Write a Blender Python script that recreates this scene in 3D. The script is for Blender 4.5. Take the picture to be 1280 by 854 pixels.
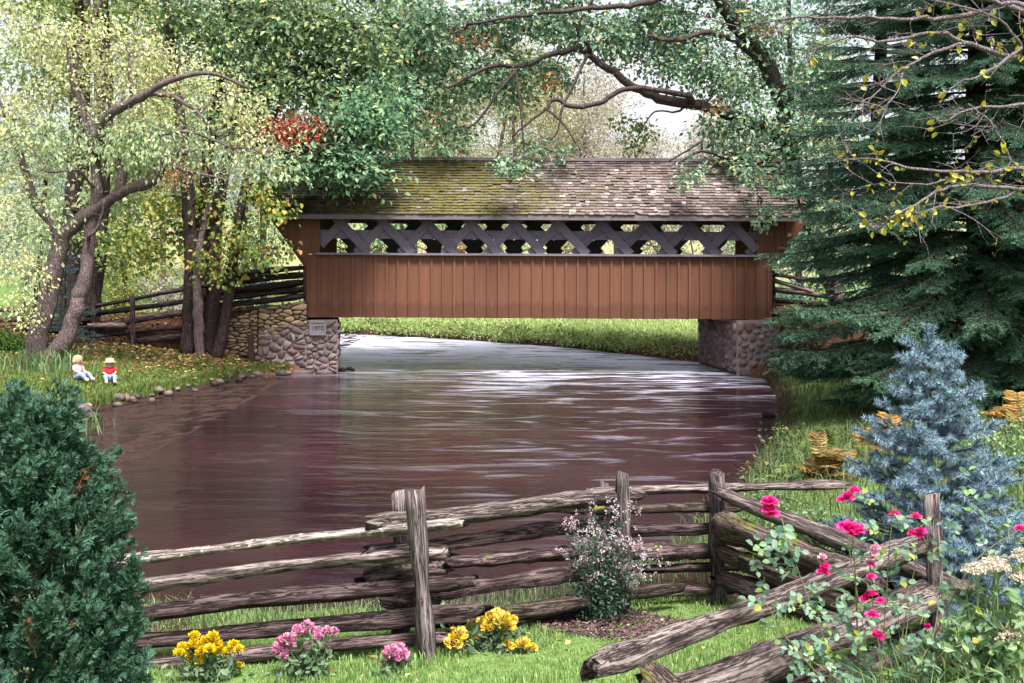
import bpy, math
import numpy as np
from mathutils import Vector, Matrix

for o in list(bpy.data.objects):
    bpy.data.objects.remove(o)
SC = bpy.context.scene
COL = SC.collection

# ------------------------------------------------------------------ camera, sky, sun, exposure
F = 1300.0            # focal length in photo pixels (photo 1280 wide)
HZ = 320.0            # row of the horizon in the photo
CAMZ = 2.94           # metres above the water
ROLL = 0.005
cam_d = bpy.data.cameras.new('camera'); cam = bpy.data.objects.new('camera', cam_d); COL.objects.link(cam)
cam_d.sensor_width = 36.0
cam_d.lens = 36.0 * F / 1280.0
cam_d.shift_y = -(427.0 - HZ) / 1280.0
cam_d.clip_start = 0.05
cam_d.clip_end = 2000.0
cam.matrix_world = Matrix.Translation((0, 0, CAMZ)) @ Matrix.Rotation(math.pi / 2, 4, 'X') @ Matrix.Rotation(ROLL, 4, 'Z')
SC.camera = cam

SUN_EL, SUN_AZ = 62.0, 156.0       # high soft light from behind the camera's right shoulder
w = bpy.data.worlds.new('World'); SC.world = w; w.use_nodes = True
nt = w.node_tree; nt.nodes.clear()
wo = nt.nodes.new('ShaderNodeOutputWorld'); bg = nt.nodes.new('ShaderNodeBackground')
sky = nt.nodes.new('ShaderNodeTexSky'); sky.sky_type = 'NISHITA'; sky.sun_disc = False
sky.sun_elevation = math.radians(SUN_EL); sky.sun_rotation = math.radians(SUN_AZ)
sky.air_density = 1.0; sky.dust_density = 3.0; sky.ozone_density = 1.0
hs = nt.nodes.new('ShaderNodeHueSaturation'); hs.inputs['Saturation'].default_value = 0.22
nt.links.new(sky.outputs[0], hs.inputs['Color']); nt.links.new(hs.outputs[0], bg.inputs[0]); nt.links.new(bg.outputs[0], wo.inputs[0])
bg.inputs[1].default_value = 0.085

sd_ = bpy.data.lights.new('sun', 'SUN'); sun = bpy.data.objects.new('sun', sd_); COL.objects.link(sun)
sd_.energy = 3.2; sd_.angle = math.radians(14); sd_.color = (1.0, 0.95, 0.88)
_a = math.radians(SUN_AZ); _e = math.radians(SUN_EL)
_dir = Vector((math.sin(_a) * math.cos(_e), math.cos(_a) * math.cos(_e), math.sin(_e)))   # towards the sun
sun.rotation_euler = _dir.to_track_quat('Z', 'Y').to_euler()

SC.view_settings.view_transform = 'Standard'; SC.view_settings.look = 'None'
SC.view_settings.gamma = 1.0; SC.view_settings.exposure = 1.68
SC.view_settings.use_curve_mapping = False
SC.cycles.max_bounces = 8; SC.cycles.diffuse_bounces = 2; SC.cycles.glossy_bounces = 3
SC.cycles.transmission_bounces = 3; SC.cycles.transparent_max_bounces = 4
SC.cycles.use_denoising = True

# ------------------------------------------------------------------ helpers
def P(px, py, Y):
    dx, dy = px - 640.0, py - HZ
    dx, dy = dx + ROLL * dy, dy - ROLL * dx
    return np.array([dx / F * Y, Y, CAMZ - dy / F * Y])

WM = {}
def link(name, data, parent=None, mw=None):
    o = bpy.data.objects.new(name, data); COL.objects.link(o)
    mw = mw if mw is not None else Matrix.Identity(4)
    if parent is not None:
        o.parent = parent; o.matrix_parent_inverse = WM[parent.name].inverted()
    o.matrix_basis = mw
    WM[o.name] = mw.copy()
    return o

def thing(name, label, cat, loc=(0, 0, 0), group=None):
    o = link(name, None, None, Matrix.Translation(Vector([float(v) for v in loc])))
    o.empty_display_size = 0.2
    return tag(o, label, cat, group)

def tag(o, label=None, cat=None, group=None, kind=None):
    if label: o['label'] = label
    if cat: o['category'] = cat
    if group: o['group'] = group
    if kind: o['kind'] = kind
    return o

class MB:
    """collects vertices and faces, builds one mesh"""
    def __init__(s): s.V = []; s.F = {}; s.n = 0
    def add(s, V, *Fs):
        V = np.asarray(V, float).reshape(-1, 3)
        for Fa in Fs:
            Fa = np.asarray(Fa, int)
            if Fa.size: s.F.setdefault(Fa.shape[1], []).append(Fa + s.n)
        s.V.append(V); s.n += len(V); return s
    def mesh(s, name, mat, smooth=False):
        me = bpy.data.meshes.new(name)
        V = np.concatenate(s.V) if s.V else np.zeros((0, 3))
        me.vertices.add(len(V)); me.vertices.foreach_set('co', V.astype(np.float32).ravel())
        li = []; st = []; off = 0
        for k, l in s.F.items():
            A = np.concatenate(l); li.append(A.ravel()); st.append(off + np.arange(len(A)) * k); off += A.size
        if li:
            li = np.concatenate(li); st = np.concatenate(st)
            me.loops.add(len(li)); me.loops.foreach_set('vertex_index', li.astype(np.int32))
            me.polygons.add(len(st)); me.polygons.foreach_set('loop_start', st.astype(np.int32))
            me.polygons.foreach_set('use_smooth', np.full(len(st), bool(smooth)))
        me.update(calc_edges=True)
        if mat is not None:
            for m in (mat if isinstance(mat, (list, tuple)) else [mat]): me.materials.append(m)
        return me
    def build(s, name, mat, parent=None, smooth=False, mw=None):
        return link(name, s.mesh(name, mat, smooth), parent, mw)

def unit(a):
    a = np.asarray(a, float); return a / np.maximum(np.linalg.norm(a, axis=-1, keepdims=True), 1e-9)

def tube(pts, rad, n=6, cap=True):
    pts = np.asarray(pts, float); rad = np.broadcast_to(np.asarray(rad, float), (len(pts),)); K = len(pts)
    T = np.gradient(pts, axis=0); T = unit(T)
    ref = np.array([0, 0, 1.0]) if abs(T[0][2]) < 0.9 else np.array([1.0, 0, 0])
    u = unit(np.cross(T[0], ref)); V = np.zeros((K, n, 3)); a = np.arange(n) * 2 * math.pi / n
    ca, sa = np.cos(a)[:, None], np.sin(a)[:, None]
    for i in range(K):
        u = u - T[i] * np.dot(u, T[i]); u = u / max(np.linalg.norm(u), 1e-9); v = np.cross(T[i], u)
        V[i] = pts[i] + rad[i] * (ca * u + sa * v)
    V = V.reshape(-1, 3)
    i0 = (np.arange(K - 1)[:, None] * n + np.arange(n)[None]).ravel(); j0 = (np.arange(K - 1)[:, None] * n + (np.arange(n)[None] + 1) % n).ravel()
    Q = np.stack([i0, j0, j0 + n, i0 + n], 1)
    if not cap: return V, Q
    V = np.concatenate([V, pts[:1], pts[-1:]]); b, t = K * n, K * n + 1
    k = np.arange(n); k2 = (k + 1) % n
    tr = np.concatenate([np.stack([np.full(n, b), k2, k], 1), np.stack([np.full(n, t), (K - 1) * n + k, (K - 1) * n + k2], 1)])
    return V, Q, tr

BOXF = np.array([[0, 3, 2, 1], [4, 5, 6, 7], [0, 1, 5, 4], [1, 2, 6, 5], [2, 3, 7, 6], [3, 0, 4, 7]])
def boxv(x0, x1, y0, y1, z0, z1):
    return np.array([[x0, y0, z0], [x1, y0, z0], [x1, y1, z0], [x0, y1, z0], [x0, y0, z1], [x1, y0, z1], [x1, y1, z1], [x0, y1, z1]], float)
def box(mb, *a): mb.add(boxv(*a), BOXF)

def smooth_path(pts, sub=5):
    """Catmull-Rom through rows of any width"""
    p = np.asarray(pts, float); q = np.concatenate([[2 * p[0] - p[1]], p, [2 * p[-1] - p[-2]]]); out = []
    for i in range(1, len(q) - 2):
        for t in np.arange(sub) / sub:
            a, b, c, d = q[i - 1:i + 3]
            out.append(.5 * ((2 * b) + (-a + c) * t + (2 * a - 5 * b + 4 * c - d) * t * t + (-a + 3 * b - 3 * c + d) * t ** 3))
    out.append(p[-1]); return np.array(out)

def leaves(mb, C, D, N, L, W, fold=0.2, shape='diamond'):
    """C base points, D directions, N normals; one leaf (an island of its own) each"""
    n = len(C); 
    if n == 0: return
    L = np.broadcast_to(np.asarray(L, float), (n,))[:, None]; W = np.broadcast_to(np.asarray(W, float), (n,))[:, None]
    D = unit(D); S = unit(np.cross(D, N)); N = np.cross(S, D); k = np.arange(n)[:, None]
    if shape == 'needle':
        V = np.stack([C - S * W * .5, C + S * W * .5, C + D * L], 1); mb.add(V.reshape(-1, 3), k * 3 + np.array([[0, 1, 2]]))
    elif shape == 'diamond':
        m = C + D * L * .45
        V = np.stack([C, m + S * W * .5 + N * W * fold, C + D * L - N * L * .08, m - S * W * .5 + N * W * fold], 1)
        mb.add(V.reshape(-1, 3), np.concatenate([k * 4 + np.array([[0, 1, 2]]), k * 4 + np.array([[0, 2, 3]])]))
    else:   # 'oval': rounder leaf, 6 outline points
        V = np.stack([C, C + D * L * .25 + S * W * .42 + N * W * fold, C + D * L * .65 + S * W * .45 + N * W * fold * .8, C + D * L - N * L * .1,
                      C + D * L * .65 - S * W * .45 + N * W * fold * .8, C + D * L * .25 - S * W * .42 + N * W * fold], 1)
        mb.add(V.reshape(-1, 3), np.concatenate([k * 6 + np.array([[0, 1, 2, 3]]), k * 6 + np.array([[0, 3, 4, 5]])]))

def rdir(rng, n): return unit(rng.normal(size=(n, 3)))

# ------------------------------------------------------------------ materials
MATS = {}
def nodes_of(name):
    m = bpy.data.materials.new(name); m.use_nodes = True; t = m.node_tree; t.nodes.clear()
    out = t.nodes.new('ShaderNodeOutputMaterial'); MATS[name] = m
    return m, t, out
def ramp(t, fac, stops):
    r = t.nodes.new('ShaderNodeValToRGB'); e = r.color_ramp.elements
    while len(e) < len(stops): e.new(0.5)
    for i, (p, c) in enumerate(stops):
        e[i].position = p; e[i].color = (c[0], c[1], c[2], 1)
    t.links.new(fac, r.inputs[0]); return r.outputs[0]
def noise(t, vec, scale, detail=3, rough=.6, dist=0):
    n = t.nodes.new('ShaderNodeTexNoise'); n.inputs['Scale'].default_value = scale; n.inputs['Detail'].default_value = detail
    n.inputs['Roughness'].default_value = rough; n.inputs['Distortion'].default_value = dist
    if vec is not None: t.links.new(vec, n.inputs['Vector'])
    return n.outputs[0]
def coords(t, scale=(1, 1, 1), kind='Object', rot=(0, 0, 0)):
    c = t.nodes.new('ShaderNodeTexCoord'); m = t.nodes.new('ShaderNodeMapping'); m.inputs['Scale'].default_value = scale; m.inputs['Rotation'].default_value = rot
    t.links.new(c.outputs[kind], m.inputs[0]); return m.outputs[0]
def mixc(t, fac, a, b, mode='MIX'):
    m = t.nodes.new('ShaderNodeMix'); m.data_type = 'RGBA'; m.blend_type = mode
    for s, v in ((m.inputs[0], fac), (m.inputs[6], a), (m.inputs[7], b)):
        if isinstance(v, (int, float)): s.default_value = v
        elif isinstance(v, (tuple, list)): s.default_value = (v[0], v[1], v[2], 1)
        else: t.links.new(v, s)
    return m.outputs[2]
def mathn(t, op, a, b=None):
    m = t.nodes.new('ShaderNodeMath'); m.operation = op
    for s, v in ((m.inputs[0], a), (m.inputs[1], b)):
        if v is None: continue
        if isinstance(v, (int, float)): s.default_value = v
        else: t.links.new(v, s)
    return m.outputs[0]
def princ(t, out, col, rough=.8, spec=.3, bump=None, bdist=.01, bstr=.6):
    b = t.nodes.new('ShaderNodeBsdfPrincipled')
    if isinstance(col, (tuple, list)): b.inputs['Base Color'].default_value = (col[0], col[1], col[2], 1)
    else: t.links.new(col, b.inputs['Base Color'])
    if isinstance(rough, (int, float)): b.inputs['Roughness'].default_value = rough
    else: t.links.new(rough, b.inputs['Roughness'])
    b.inputs['Specular IOR Level'].default_value = spec
    if bump is not None:
        bn = t.nodes.new('ShaderNodeBump'); bn.inputs['Distance'].default_value = bdist; bn.inputs['Strength'].default_value = bstr
        t.links.new(bump, bn.inputs['Height']); t.links.new(bn.outputs[0], b.inputs['Normal'])
    if out is not None: t.links.new(b.outputs[0], out.inputs[0])
    return b

def leafmat(name, stops, transl=.35, rough=.55, spec=.3):
    """leaf colours picked leaf by leaf (one mesh island each), thin and translucent"""
    m, t, out = nodes_of(name)
    g = t.nodes.new('ShaderNodeNewGeometry'); col = ramp(t, g.outputs['Random Per Island'], stops)
    b = princ(t, None, col, rough, spec)
    if transl <= 0: t.links.new(b.outputs[0], out.inputs[0]); return m
    tr = t.nodes.new('ShaderNodeBsdfTranslucent'); t.links.new(col, tr.inputs[0])
    mx = t.nodes.new('ShaderNodeMixShader'); mx.inputs[0].default_value = transl
    t.links.new(b.outputs[0], mx.inputs[1]); t.links.new(tr.outputs[0], mx.inputs[2]); t.links.new(mx.outputs[0], out.inputs[0])
    return m

def barkmat(name, c1, c2, scale=6, stretch=4, lichen=(.34, .33, .29)):
    m, t, out = nodes_of(name); v = coords(t, (1, 1, 1.0 / stretch)); n = noise(t, v, scale * 3, 5, .65)
    n2 = noise(t, coords(t), 1.2, 2)
    col = ramp(t, n, [(.3, c1), (.7, c2)]); col = mixc(t, mathn(t, 'MULTIPLY', n2, .35), col, tuple(x * 1.5 for x in c2))
    n3 = noise(t, coords(t), 7, 5, .75); col = mixc(t, mathn(t, 'MULTIPLY', ramp(t, n3, [(.60, (0, 0, 0)), (.68, (1, 1, 1))]), .5), col, lichen)
    vo = t.nodes.new('ShaderNodeTexVoronoi'); vo.inputs['Scale'].default_value = scale * 4; vo.feature = 'DISTANCE_TO_EDGE'; t.links.new(coords(t, (1, 1, .16)), vo.inputs['Vector']); fu = ramp(t, vo.outputs['Distance'], [(0, (.45, .42, .42)), (.2, (1, 1, 1))]); col = mixc(t, .55, col, fu, 'MULTIPLY')
    princ(t, out, col, .9, .15, mathn(t, 'ADD', n, fu), .03, .9); return m

def woodmat(name, dark, light, lichen=None, lich_amt=.55, moss=None, moss_amt=.6, grain=(2.6, 15, 15), bd=.012):
    """weathered wood, grain along local X; lichen and moss in patches"""
    m, t, out = nodes_of(name); oi = t.nodes.new('ShaderNodeObjectInfo')
    v = coords(t, grain); addv = t.nodes.new('ShaderNodeVectorMath'); addv.operation = 'ADD'
    sc = t.nodes.new('ShaderNodeVectorMath'); sc.operation = 'SCALE'; sc.inputs[0].default_value = (37, 53, 71); t.links.new(oi.outputs['Random'], sc.inputs['Scale'])
    t.links.new(v, addv.inputs[0]); t.links.new(sc.outputs[0], addv.inputs[1]); v = addv.outputs[0]
    n = noise(t, v, 1.4, 6, .7, .4); col = ramp(t, n, [(.25, tuple(x * .35 for x in dark)), (.42, dark), (.62, light), (.85, tuple(min(1, x * 1.35) for x in light))])
    cv = t.nodes.new('ShaderNodeVectorMath'); cv.operation = 'MULTIPLY'; cv.inputs[1].default_value = (.5, 2.2, 2.2); t.links.new(v, cv.inputs[0])
    ck = noise(t, cv.outputs[0], 1.1, 4, .6, 1.2); crack = ramp(t, ck, [(.46, (1, 1, 1)), (.495, (.15, .12, .13)), (.515, (.15, .12, .13)), (.55, (1, 1, 1))])
    col = mixc(t, .85, col, crack, 'MULTIPLY')
    hgt = mathn(t, 'ADD', n, mathn(t, 'MULTIPLY', crack, .8))
    br = mathn(t, 'ADD', mathn(t, 'MULTIPLY', oi.outputs['Random'], .7), .65)
    col = mixc(t, 1.0, col, br, 'MULTIPLY')
    n2 = noise(t, coords(t, (1, 1, 1)), 16, 6, .75)
    if lichen:
        f = ramp(t, n2, [(lich_amt, (0, 0, 0)), (lich_amt + .06, (1, 1, 1))]); col = mixc(t, f, col, lichen)
    if moss:
        n3 = noise(t, coords(t), 5, 5, .7); g = t.nodes.new('ShaderNodeNewGeometry'); sp = t.nodes.new('ShaderNodeSeparateXYZ'); t.links.new(g.outputs['Normal'], sp.inputs[0])
        f = ramp(t, mathn(t, 'ADD', n3, mathn(t, 'MULTIPLY', sp.outputs[2], .18)), [(moss_amt, (0, 0, 0)), (moss_amt + .08, (1, 1, 1))]); col = mixc(t, f, col, moss)
    princ(t, out, col, .9, .15, hgt, bd, 1.0); return m

# ------------------------------------------------------------------ the lie of the land
RIV = np.array([(-30, 9.6), (-5, 8.7), (-2, 8.4), (-.3, 8.6), (1.0, 9.4), (1.6, 10.3), (2.5, 11.9), (3.7, 15.3), (4.9, 19), (5.6, 22), (6.1, 25), (5.62, 26.1),
    (5.2, 29), (3.8, 30.9), (1.6, 33.6), (-2.3, 36.8), (-6.45, 39), (-12, 41), (-30, 45), (-30, 39), (-12, 35), (-6.4, 31), (-4.95, 28.9), (-4.45, 26.0), (-6.1, 25.45),
    (-6.5, 24.5), (-7.0, 22.2), (-7.65, 20.3), (-8.2, 18.6), (-10, 16.5), (-14, 15.5), (-30, 15)], float)

def sdist(x, y):
    """signed distance to the river, positive on land"""
    x = np.asarray(x, float); y = np.asarray(y, float); d = np.full(x.shape, 1e9); ins = np.zeros(x.shape, bool)
    for (ax, ay), (bx, by) in zip(RIV, np.roll(RIV, -1, 0)):
        ex, ey = bx - ax, by - ay; t = np.clip(((x - ax) * ex + (y - ay) * ey) / (ex * ex + ey * ey), 0, 1)
        d = np.minimum(d, np.hypot(x - ax - t * ex, y - ay - t * ey))
        c = ((ay > y) != (by > y)); xi = ax + (y - ay) * ex / (ey if ey else 1e-9); ins ^= c & (x < xi)
    return np.where(ins, -d, d)

def sstep(a, b, v):
    t = np.clip((v - a) / (b - a), 0, 1); return t * t * (3 - 2 * t)

def H(x, y):
    x = np.asarray(x, float); y = np.asarray(y, float); s = sdist(x, y); so = np.maximum(s, 0)
    near = np.where(y < 6.4, .45 + .139 * (6.4 - y), .45 - .15 * (y - 6.4)); near = near - .11 * np.maximum(0, -x - .6) * (y > 3)
    near = np.maximum(near, .14) + .10 * np.clip(x - 2.6, 0, 8)
    right = .22 + .13 * np.minimum(so, 6)
    left = .30 + .105 * np.minimum(so, 6.5)
    far = .42 + .03 * np.minimum(so, 12) + .03 * np.maximum(0, y - 46)
    wr = sstep(8.5, 11, y) * (x > 0); wl = sstep(12, 14, y) * (x <= -3); wf = sstep(28.5, 31, y - .25 * np.clip(x, -8, 8) * 0)
    b = near * (1 - wr) + right * wr; b = b * (1 - wl) + left * wl; b = b * (1 - wf) + far * wf
    b = b + .07 * np.maximum(0, -14 - x) * (y > 12) + .09 * np.maximum(0, x - 13)
    b = b + .025 * np.sin(x * 2.1 + y * .7) * np.sin(y * 1.7 - x * .6) + .012 * np.sin(x * 5.3 + 1) * np.sin(y * 4.7)
    h = np.where(s > 0, b * (1 - np.exp(-so / .28)) + .02, -.55 * (1 - np.exp(np.minimum(s, 0) / .6)) - .01)
    # ramps of earth that carry the path to both ends of the bridge
    ey = np.minimum(sstep(25.75, 26.5, y), 1 - sstep(29.0, 31.0, y))
    zl = np.interp(-x, [5.1, 8, 12, 18], [1.62, 1.45, 1.1, .9]); zr = np.interp(x, [6.4, 9, 14], [1.62, 1.6, 1.5])
    el = np.where(x < -5.15, zl * ey, -9); er = np.where(x > 6.45, zr * ey, -9)
    return np.maximum(h, np.maximum(el, er))

def ground_at(px, py, y0=3.0, y1=120.0):
    Y = np.linspace(y0, y1, 6000); dx, dy = px - 640.0, py - HZ; dx, dy = dx + ROLL * dy, dy - ROLL * dx
    X = dx / F * Y; Z = CAMZ - dy / F * Y; k = np.nonzero(Z <= H(X, Y))[0]
    i = k[0] if len(k) else -1
    return np.array([X[i], Y[i], float(H(X[i], Y[i]))])
def hz(x, y): return float(H(np.array([x]), np.array([y]))[0])
# ------------------------------------------------------------------ ground and water
def ground_mat():
    m, t, out = nodes_of('ground_soil_and_turf'); v = coords(t); sp = t.nodes.new('ShaderNodeSeparateXYZ'); t.links.new(v, sp.inputs[0])
    n = noise(t, v, 1.3, 4); nf = noise(t, v, 14, 5, .7)
    grass = ramp(t, nf, [(.3, (.07, .12, .03)), (.55, (.13, .21, .06)), (.75, (.20, .27, .09))])
    soil = ramp(t, nf, [(.3, (.018, .010, .009)), (.6, (.05, .03, .025)), (.8, (.10, .065, .045))])
    # bare soil low at the water's edge, darkened for undercut shade, and in worn patches
    low = mathn(t, 'ADD', mathn(t, 'MULTIPLY', sp.outputs[2], 4.0), mathn(t, 'MULTIPLY', n, -.9))
    f = ramp(t, low, [(.25, (0, 0, 0)), (.5, (1, 1, 1))])
    col = mixc(t, f, soil, grass)
    # leaf-strewn earth under the trees on the left bank and the ramps by the bridge
    yy = ramp(t, mathn(t, 'MULTIPLY', mathn(t, 'ADD', sp.outputs[1], mathn(t, 'MULTIPLY', n, 2.5)), .01), [(.262, (0, 0, 0)), (.268, (1, 1, 1)), (.318, (1, 1, 1)), (.33, (0, 0, 0))])
    lit = ramp(t, nf, [(.3, (.04, .02, .015)), (.55, (.13, .06, .04)), (.75, (.22, .12, .07))])
    col = mixc(t, yy, col, lit)
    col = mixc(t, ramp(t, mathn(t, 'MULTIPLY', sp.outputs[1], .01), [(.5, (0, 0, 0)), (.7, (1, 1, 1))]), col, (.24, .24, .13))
    princ(t, out, col, .95, .1, nf, .05, .8); return m
def build_ground():
    xs = np.concatenate([np.linspace(-420, -40, 14), np.linspace(-38, -14, 25), np.arange(-13.6, 11, .16), np.linspace(11.3, 40, 30), np.linspace(44, 420, 14)])
    ys = np.concatenate([np.linspace(-40, 1.5, 12), np.arange(2, 12, .14), np.arange(12.16, 44, .2), np.linspace(44.5, 100, 50), np.linspace(106, 700, 14)])
    X, Y = np.meshgrid(xs, ys); Z = H(X, Y); rng = np.random.default_rng(5); Z = Z + rng.normal(size=Z.shape) * .008
    nx, ny = len(xs), len(ys); i = (np.arange(ny - 1)[:, None] * nx + np.arange(nx - 1)[None]).ravel()
    mb = MB(); mb.add(np.stack([X, Y, Z], -1).reshape(-1, 3), np.stack([i, i + 1, i + 1 + nx, i + nx], 1))
    tag(mb.build('ground', ground_mat(), smooth=True), 'grassy river banks and earth on both sides of the river', kind='structure')
build_ground()

def water_mat():
    m, t, out = nodes_of('river_water')
    # the current runs from the back left under the bridge to the front and left: ripples lie across the view
    v1 = coords(t, (.75, 2.2, 1), rot=(0, 0, .14)); v2 = coords(t, (2.0, 7.0, 1), rot=(0, 0, -.06)); v3 = coords(t, (.12, .45, 1))
    a = noise(t, v1, 1.1, 4, .6, .5); b = noise(t, v2, 1.6, 4, .65, .3); c = noise(t, v3, 1.0, 2)
    h = mathn(t, 'ADD', mathn(t, 'MULTIPLY', a, 1.1), mathn(t, 'MULTIPLY', b, .22))
    # smears of froth on the rapids, mixed with painted sky reflections
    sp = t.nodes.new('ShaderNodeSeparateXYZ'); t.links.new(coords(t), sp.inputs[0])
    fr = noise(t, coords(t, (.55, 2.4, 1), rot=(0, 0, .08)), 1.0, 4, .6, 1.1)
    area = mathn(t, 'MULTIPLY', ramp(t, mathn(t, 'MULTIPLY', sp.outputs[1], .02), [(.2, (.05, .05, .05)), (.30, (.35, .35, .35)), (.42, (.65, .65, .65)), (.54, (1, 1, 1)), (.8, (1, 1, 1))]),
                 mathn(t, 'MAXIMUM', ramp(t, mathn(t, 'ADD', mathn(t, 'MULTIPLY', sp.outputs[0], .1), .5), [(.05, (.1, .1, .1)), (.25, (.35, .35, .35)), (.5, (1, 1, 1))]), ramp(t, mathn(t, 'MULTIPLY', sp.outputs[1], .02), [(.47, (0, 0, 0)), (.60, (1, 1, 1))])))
    shift = ramp(t, mathn(t, 'MULTIPLY', sp.outputs[1], .02), [(.42, (0, 0, 0)), (.58, (.22, .22, .22)), (.72, (.22, .22, .22)), (.80, (.16, .16, .16))])  # more of the painted sky reflection on the water beyond the bridge
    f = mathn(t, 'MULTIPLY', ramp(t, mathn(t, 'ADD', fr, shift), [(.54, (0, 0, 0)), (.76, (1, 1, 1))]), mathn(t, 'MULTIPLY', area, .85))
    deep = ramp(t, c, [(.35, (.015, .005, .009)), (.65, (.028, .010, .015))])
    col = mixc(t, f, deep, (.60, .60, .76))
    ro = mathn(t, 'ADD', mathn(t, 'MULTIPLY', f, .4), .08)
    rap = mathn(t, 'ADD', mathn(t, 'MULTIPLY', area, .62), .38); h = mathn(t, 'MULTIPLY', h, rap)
    bs = princ(t, out, col, ro, .33, h, .13, .6); bs.inputs['IOR'].default_value = 1.33
    return m
def build_water():
    xs = np.linspace(-32, 8, 60); ys = np.linspace(7.5, 46, 60); X, Y = np.meshgrid(xs, ys); nx = 60
    rng = np.random.default_rng(1); Z = 0 * X
    i = (np.arange(59)[:, None] * nx + np.arange(59)[None]).ravel(); mb = MB()
    mb.add(np.stack([X, Y, Z], -1).reshape(-1, 3), np.stack([i, i + 1, i + 1 + nx, i + nx], 1))
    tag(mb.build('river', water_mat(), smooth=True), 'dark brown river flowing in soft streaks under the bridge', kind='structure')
build_water()

# ------------------------------------------------------------------ covered bridge
YB = 26.0; MPP = YB / F
p0 = P(385, 397, YB); p1_ = P(960, 399, YB)
BX0, BX1, BZ = p0[0], p1_[0], (p0[2] + p1_[2]) / 2
BW = 2.5                                    # width of the bridge
ZS = P(640, 319, YB)[2]                     # top of the boarded wall (sill)
ZE = P(640, 274, YB - .4)[2]                # eave
ZR = P(640, 201.5, YB + BW / 2)[2]          # ridge
RX0, RX1 = P(331, 275, YB - .4)[0], P(1000, 275, YB - .4)[0]

def board_mat():
    m, t, out = nodes_of('brown_stained_boards'); oi = t.nodes.new('ShaderNodeObjectInfo')
    v = coords(t, (9, 9, .8)); ad = t.nodes.new('ShaderNodeVectorMath'); ad.operation = 'ADD'
    sc = t.nodes.new('ShaderNodeVectorMath'); sc.operation = 'SCALE'; sc.inputs[0].default_value = (31, 17, 43); t.links.new(oi.outputs['Random'], sc.inputs['Scale'])
    t.links.new(v, ad.inputs[0]); t.links.new(sc.outputs[0], ad.inputs[1])
    n = noise(t, ad.outputs[0], 2.2, 6, .65, .3)
    col = ramp(t, n, [(.2, (.122, .050, .030)), (.5, (.146, .062, .038)), (.85, (.168, .076, .049))])
    col = mixc(t, 1.0, col, mathn(t, 'ADD', mathn(t, 'MULTIPLY', oi.outputs['Random'], .2), .9), 'MULTIPLY')
    sp = t.nodes.new('ShaderNodeSeparateXYZ'); t.links.new(coords(t), sp.inputs[0]); ns = noise(t, ad.outputs[0], .9, 4, .6)
    damp_shade = ramp(t, mathn(t, 'ADD', sp.outputs[2], mathn(t, 'MULTIPLY', ns, -.55)), [(-.0, (.62, .58, .58)), (.16, (1, 1, 1))]); col = mixc(t, .7, col, damp_shade, 'MULTIPLY')
    streak = ramp(t, noise(t, coords(t, (40, 1, .5)), 1.0, 3, .6), [(.55, (1, 1, 1)), (.75, (.74, .72, .72))]); col = mixc(t, .8, col, streak, 'MULTIPLY')
    # knots and small scars
    vo = t.nodes.new('ShaderNodeTexVoronoi'); vo.inputs['Scale'].default_value = 2.3
    ad2 = t.nodes.new('ShaderNodeVectorMath'); ad2.operation = 'ADD'; t.links.new(coords(t), ad2.inputs[0]); t.links.new(sc.outputs[0], ad2.inputs[1]); t.links.new(ad2.outputs[0], vo.inputs['Vector'])
    k = ramp(t, vo.outputs['Distance'], [(.035, (1, 1, 1)), (.07, (0, 0, 0))]); col = mixc(t, mathn(t, 'MULTIPLY', k, .7), col, (.04, .012, .01))
    princ(t, out, col, .75, .25, n, .003, .4); return m
def timber_mat(name, c1, c2):
    m, t, out = nodes_of(name); oi = t.nodes.new('ShaderNodeObjectInfo'); n = noise(t, coords(t, (2, 14, 14)), 2.5, 6, .7)
    col = ramp(t, n, [(.3, c1), (.7, c2)]); col = mixc(t, 1.0, col, mathn(t, 'ADD', mathn(t, 'MULTIPLY', oi.outputs['Random'], .4), .8), 'MULTIPLY')
    princ(t, out, col, .85, .2, n, .006, .7); return m
def shingle_mat():
    m, t, out = nodes_of('weathered_cedar_shingles'); g = t.nodes.new('ShaderNodeNewGeometry'); v = coords(t); sp = t.nodes.new('ShaderNodeSeparateXYZ'); t.links.new(v, sp.inputs[0])
    col = ramp(t, g.outputs['Random Per Island'], [(0, (.09, .066, .064)), (.35, (.145, .112, .108)), (.75, (.185, .148, .145)), (.95, (.25, .205, .205)), (1, (.42, .37, .38))])
    # tree shade and darker tone painted on the left end; moss over the middle
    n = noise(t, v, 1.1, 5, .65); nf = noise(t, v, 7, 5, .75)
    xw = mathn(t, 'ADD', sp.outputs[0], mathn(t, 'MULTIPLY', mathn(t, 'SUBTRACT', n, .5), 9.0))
    damp_shade = ramp(t, mathn(t, 'ADD', mathn(t, 'MULTIPLY', xw, .05), .5), [(.22, (.30, .27, .28)), (.42, (.6, .58, .58)), (.56, (1, 1, 1))]); col = mixc(t, 1.0, col, damp_shade, 'MULTIPLY')
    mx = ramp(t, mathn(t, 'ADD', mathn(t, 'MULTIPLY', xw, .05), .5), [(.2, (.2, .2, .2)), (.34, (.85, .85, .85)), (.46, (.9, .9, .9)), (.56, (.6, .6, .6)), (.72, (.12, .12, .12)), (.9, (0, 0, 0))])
    f = ramp(t, mathn(t, 'ADD', mathn(t, 'MULTIPLY', mx, .42), mathn(t, 'MULTIPLY', nf, .9)), [(.66, (0, 0, 0)), (.86, (1, 1, 1))])
    moss = ramp(t, nf, [(.3, (.055, .058, .014)), (.7, (.15, .14, .024))]); col = mixc(t, mathn(t, 'MULTIPLY', f, .8), col, moss)
    princ(t, out, col, .9, .15); return m

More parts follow.
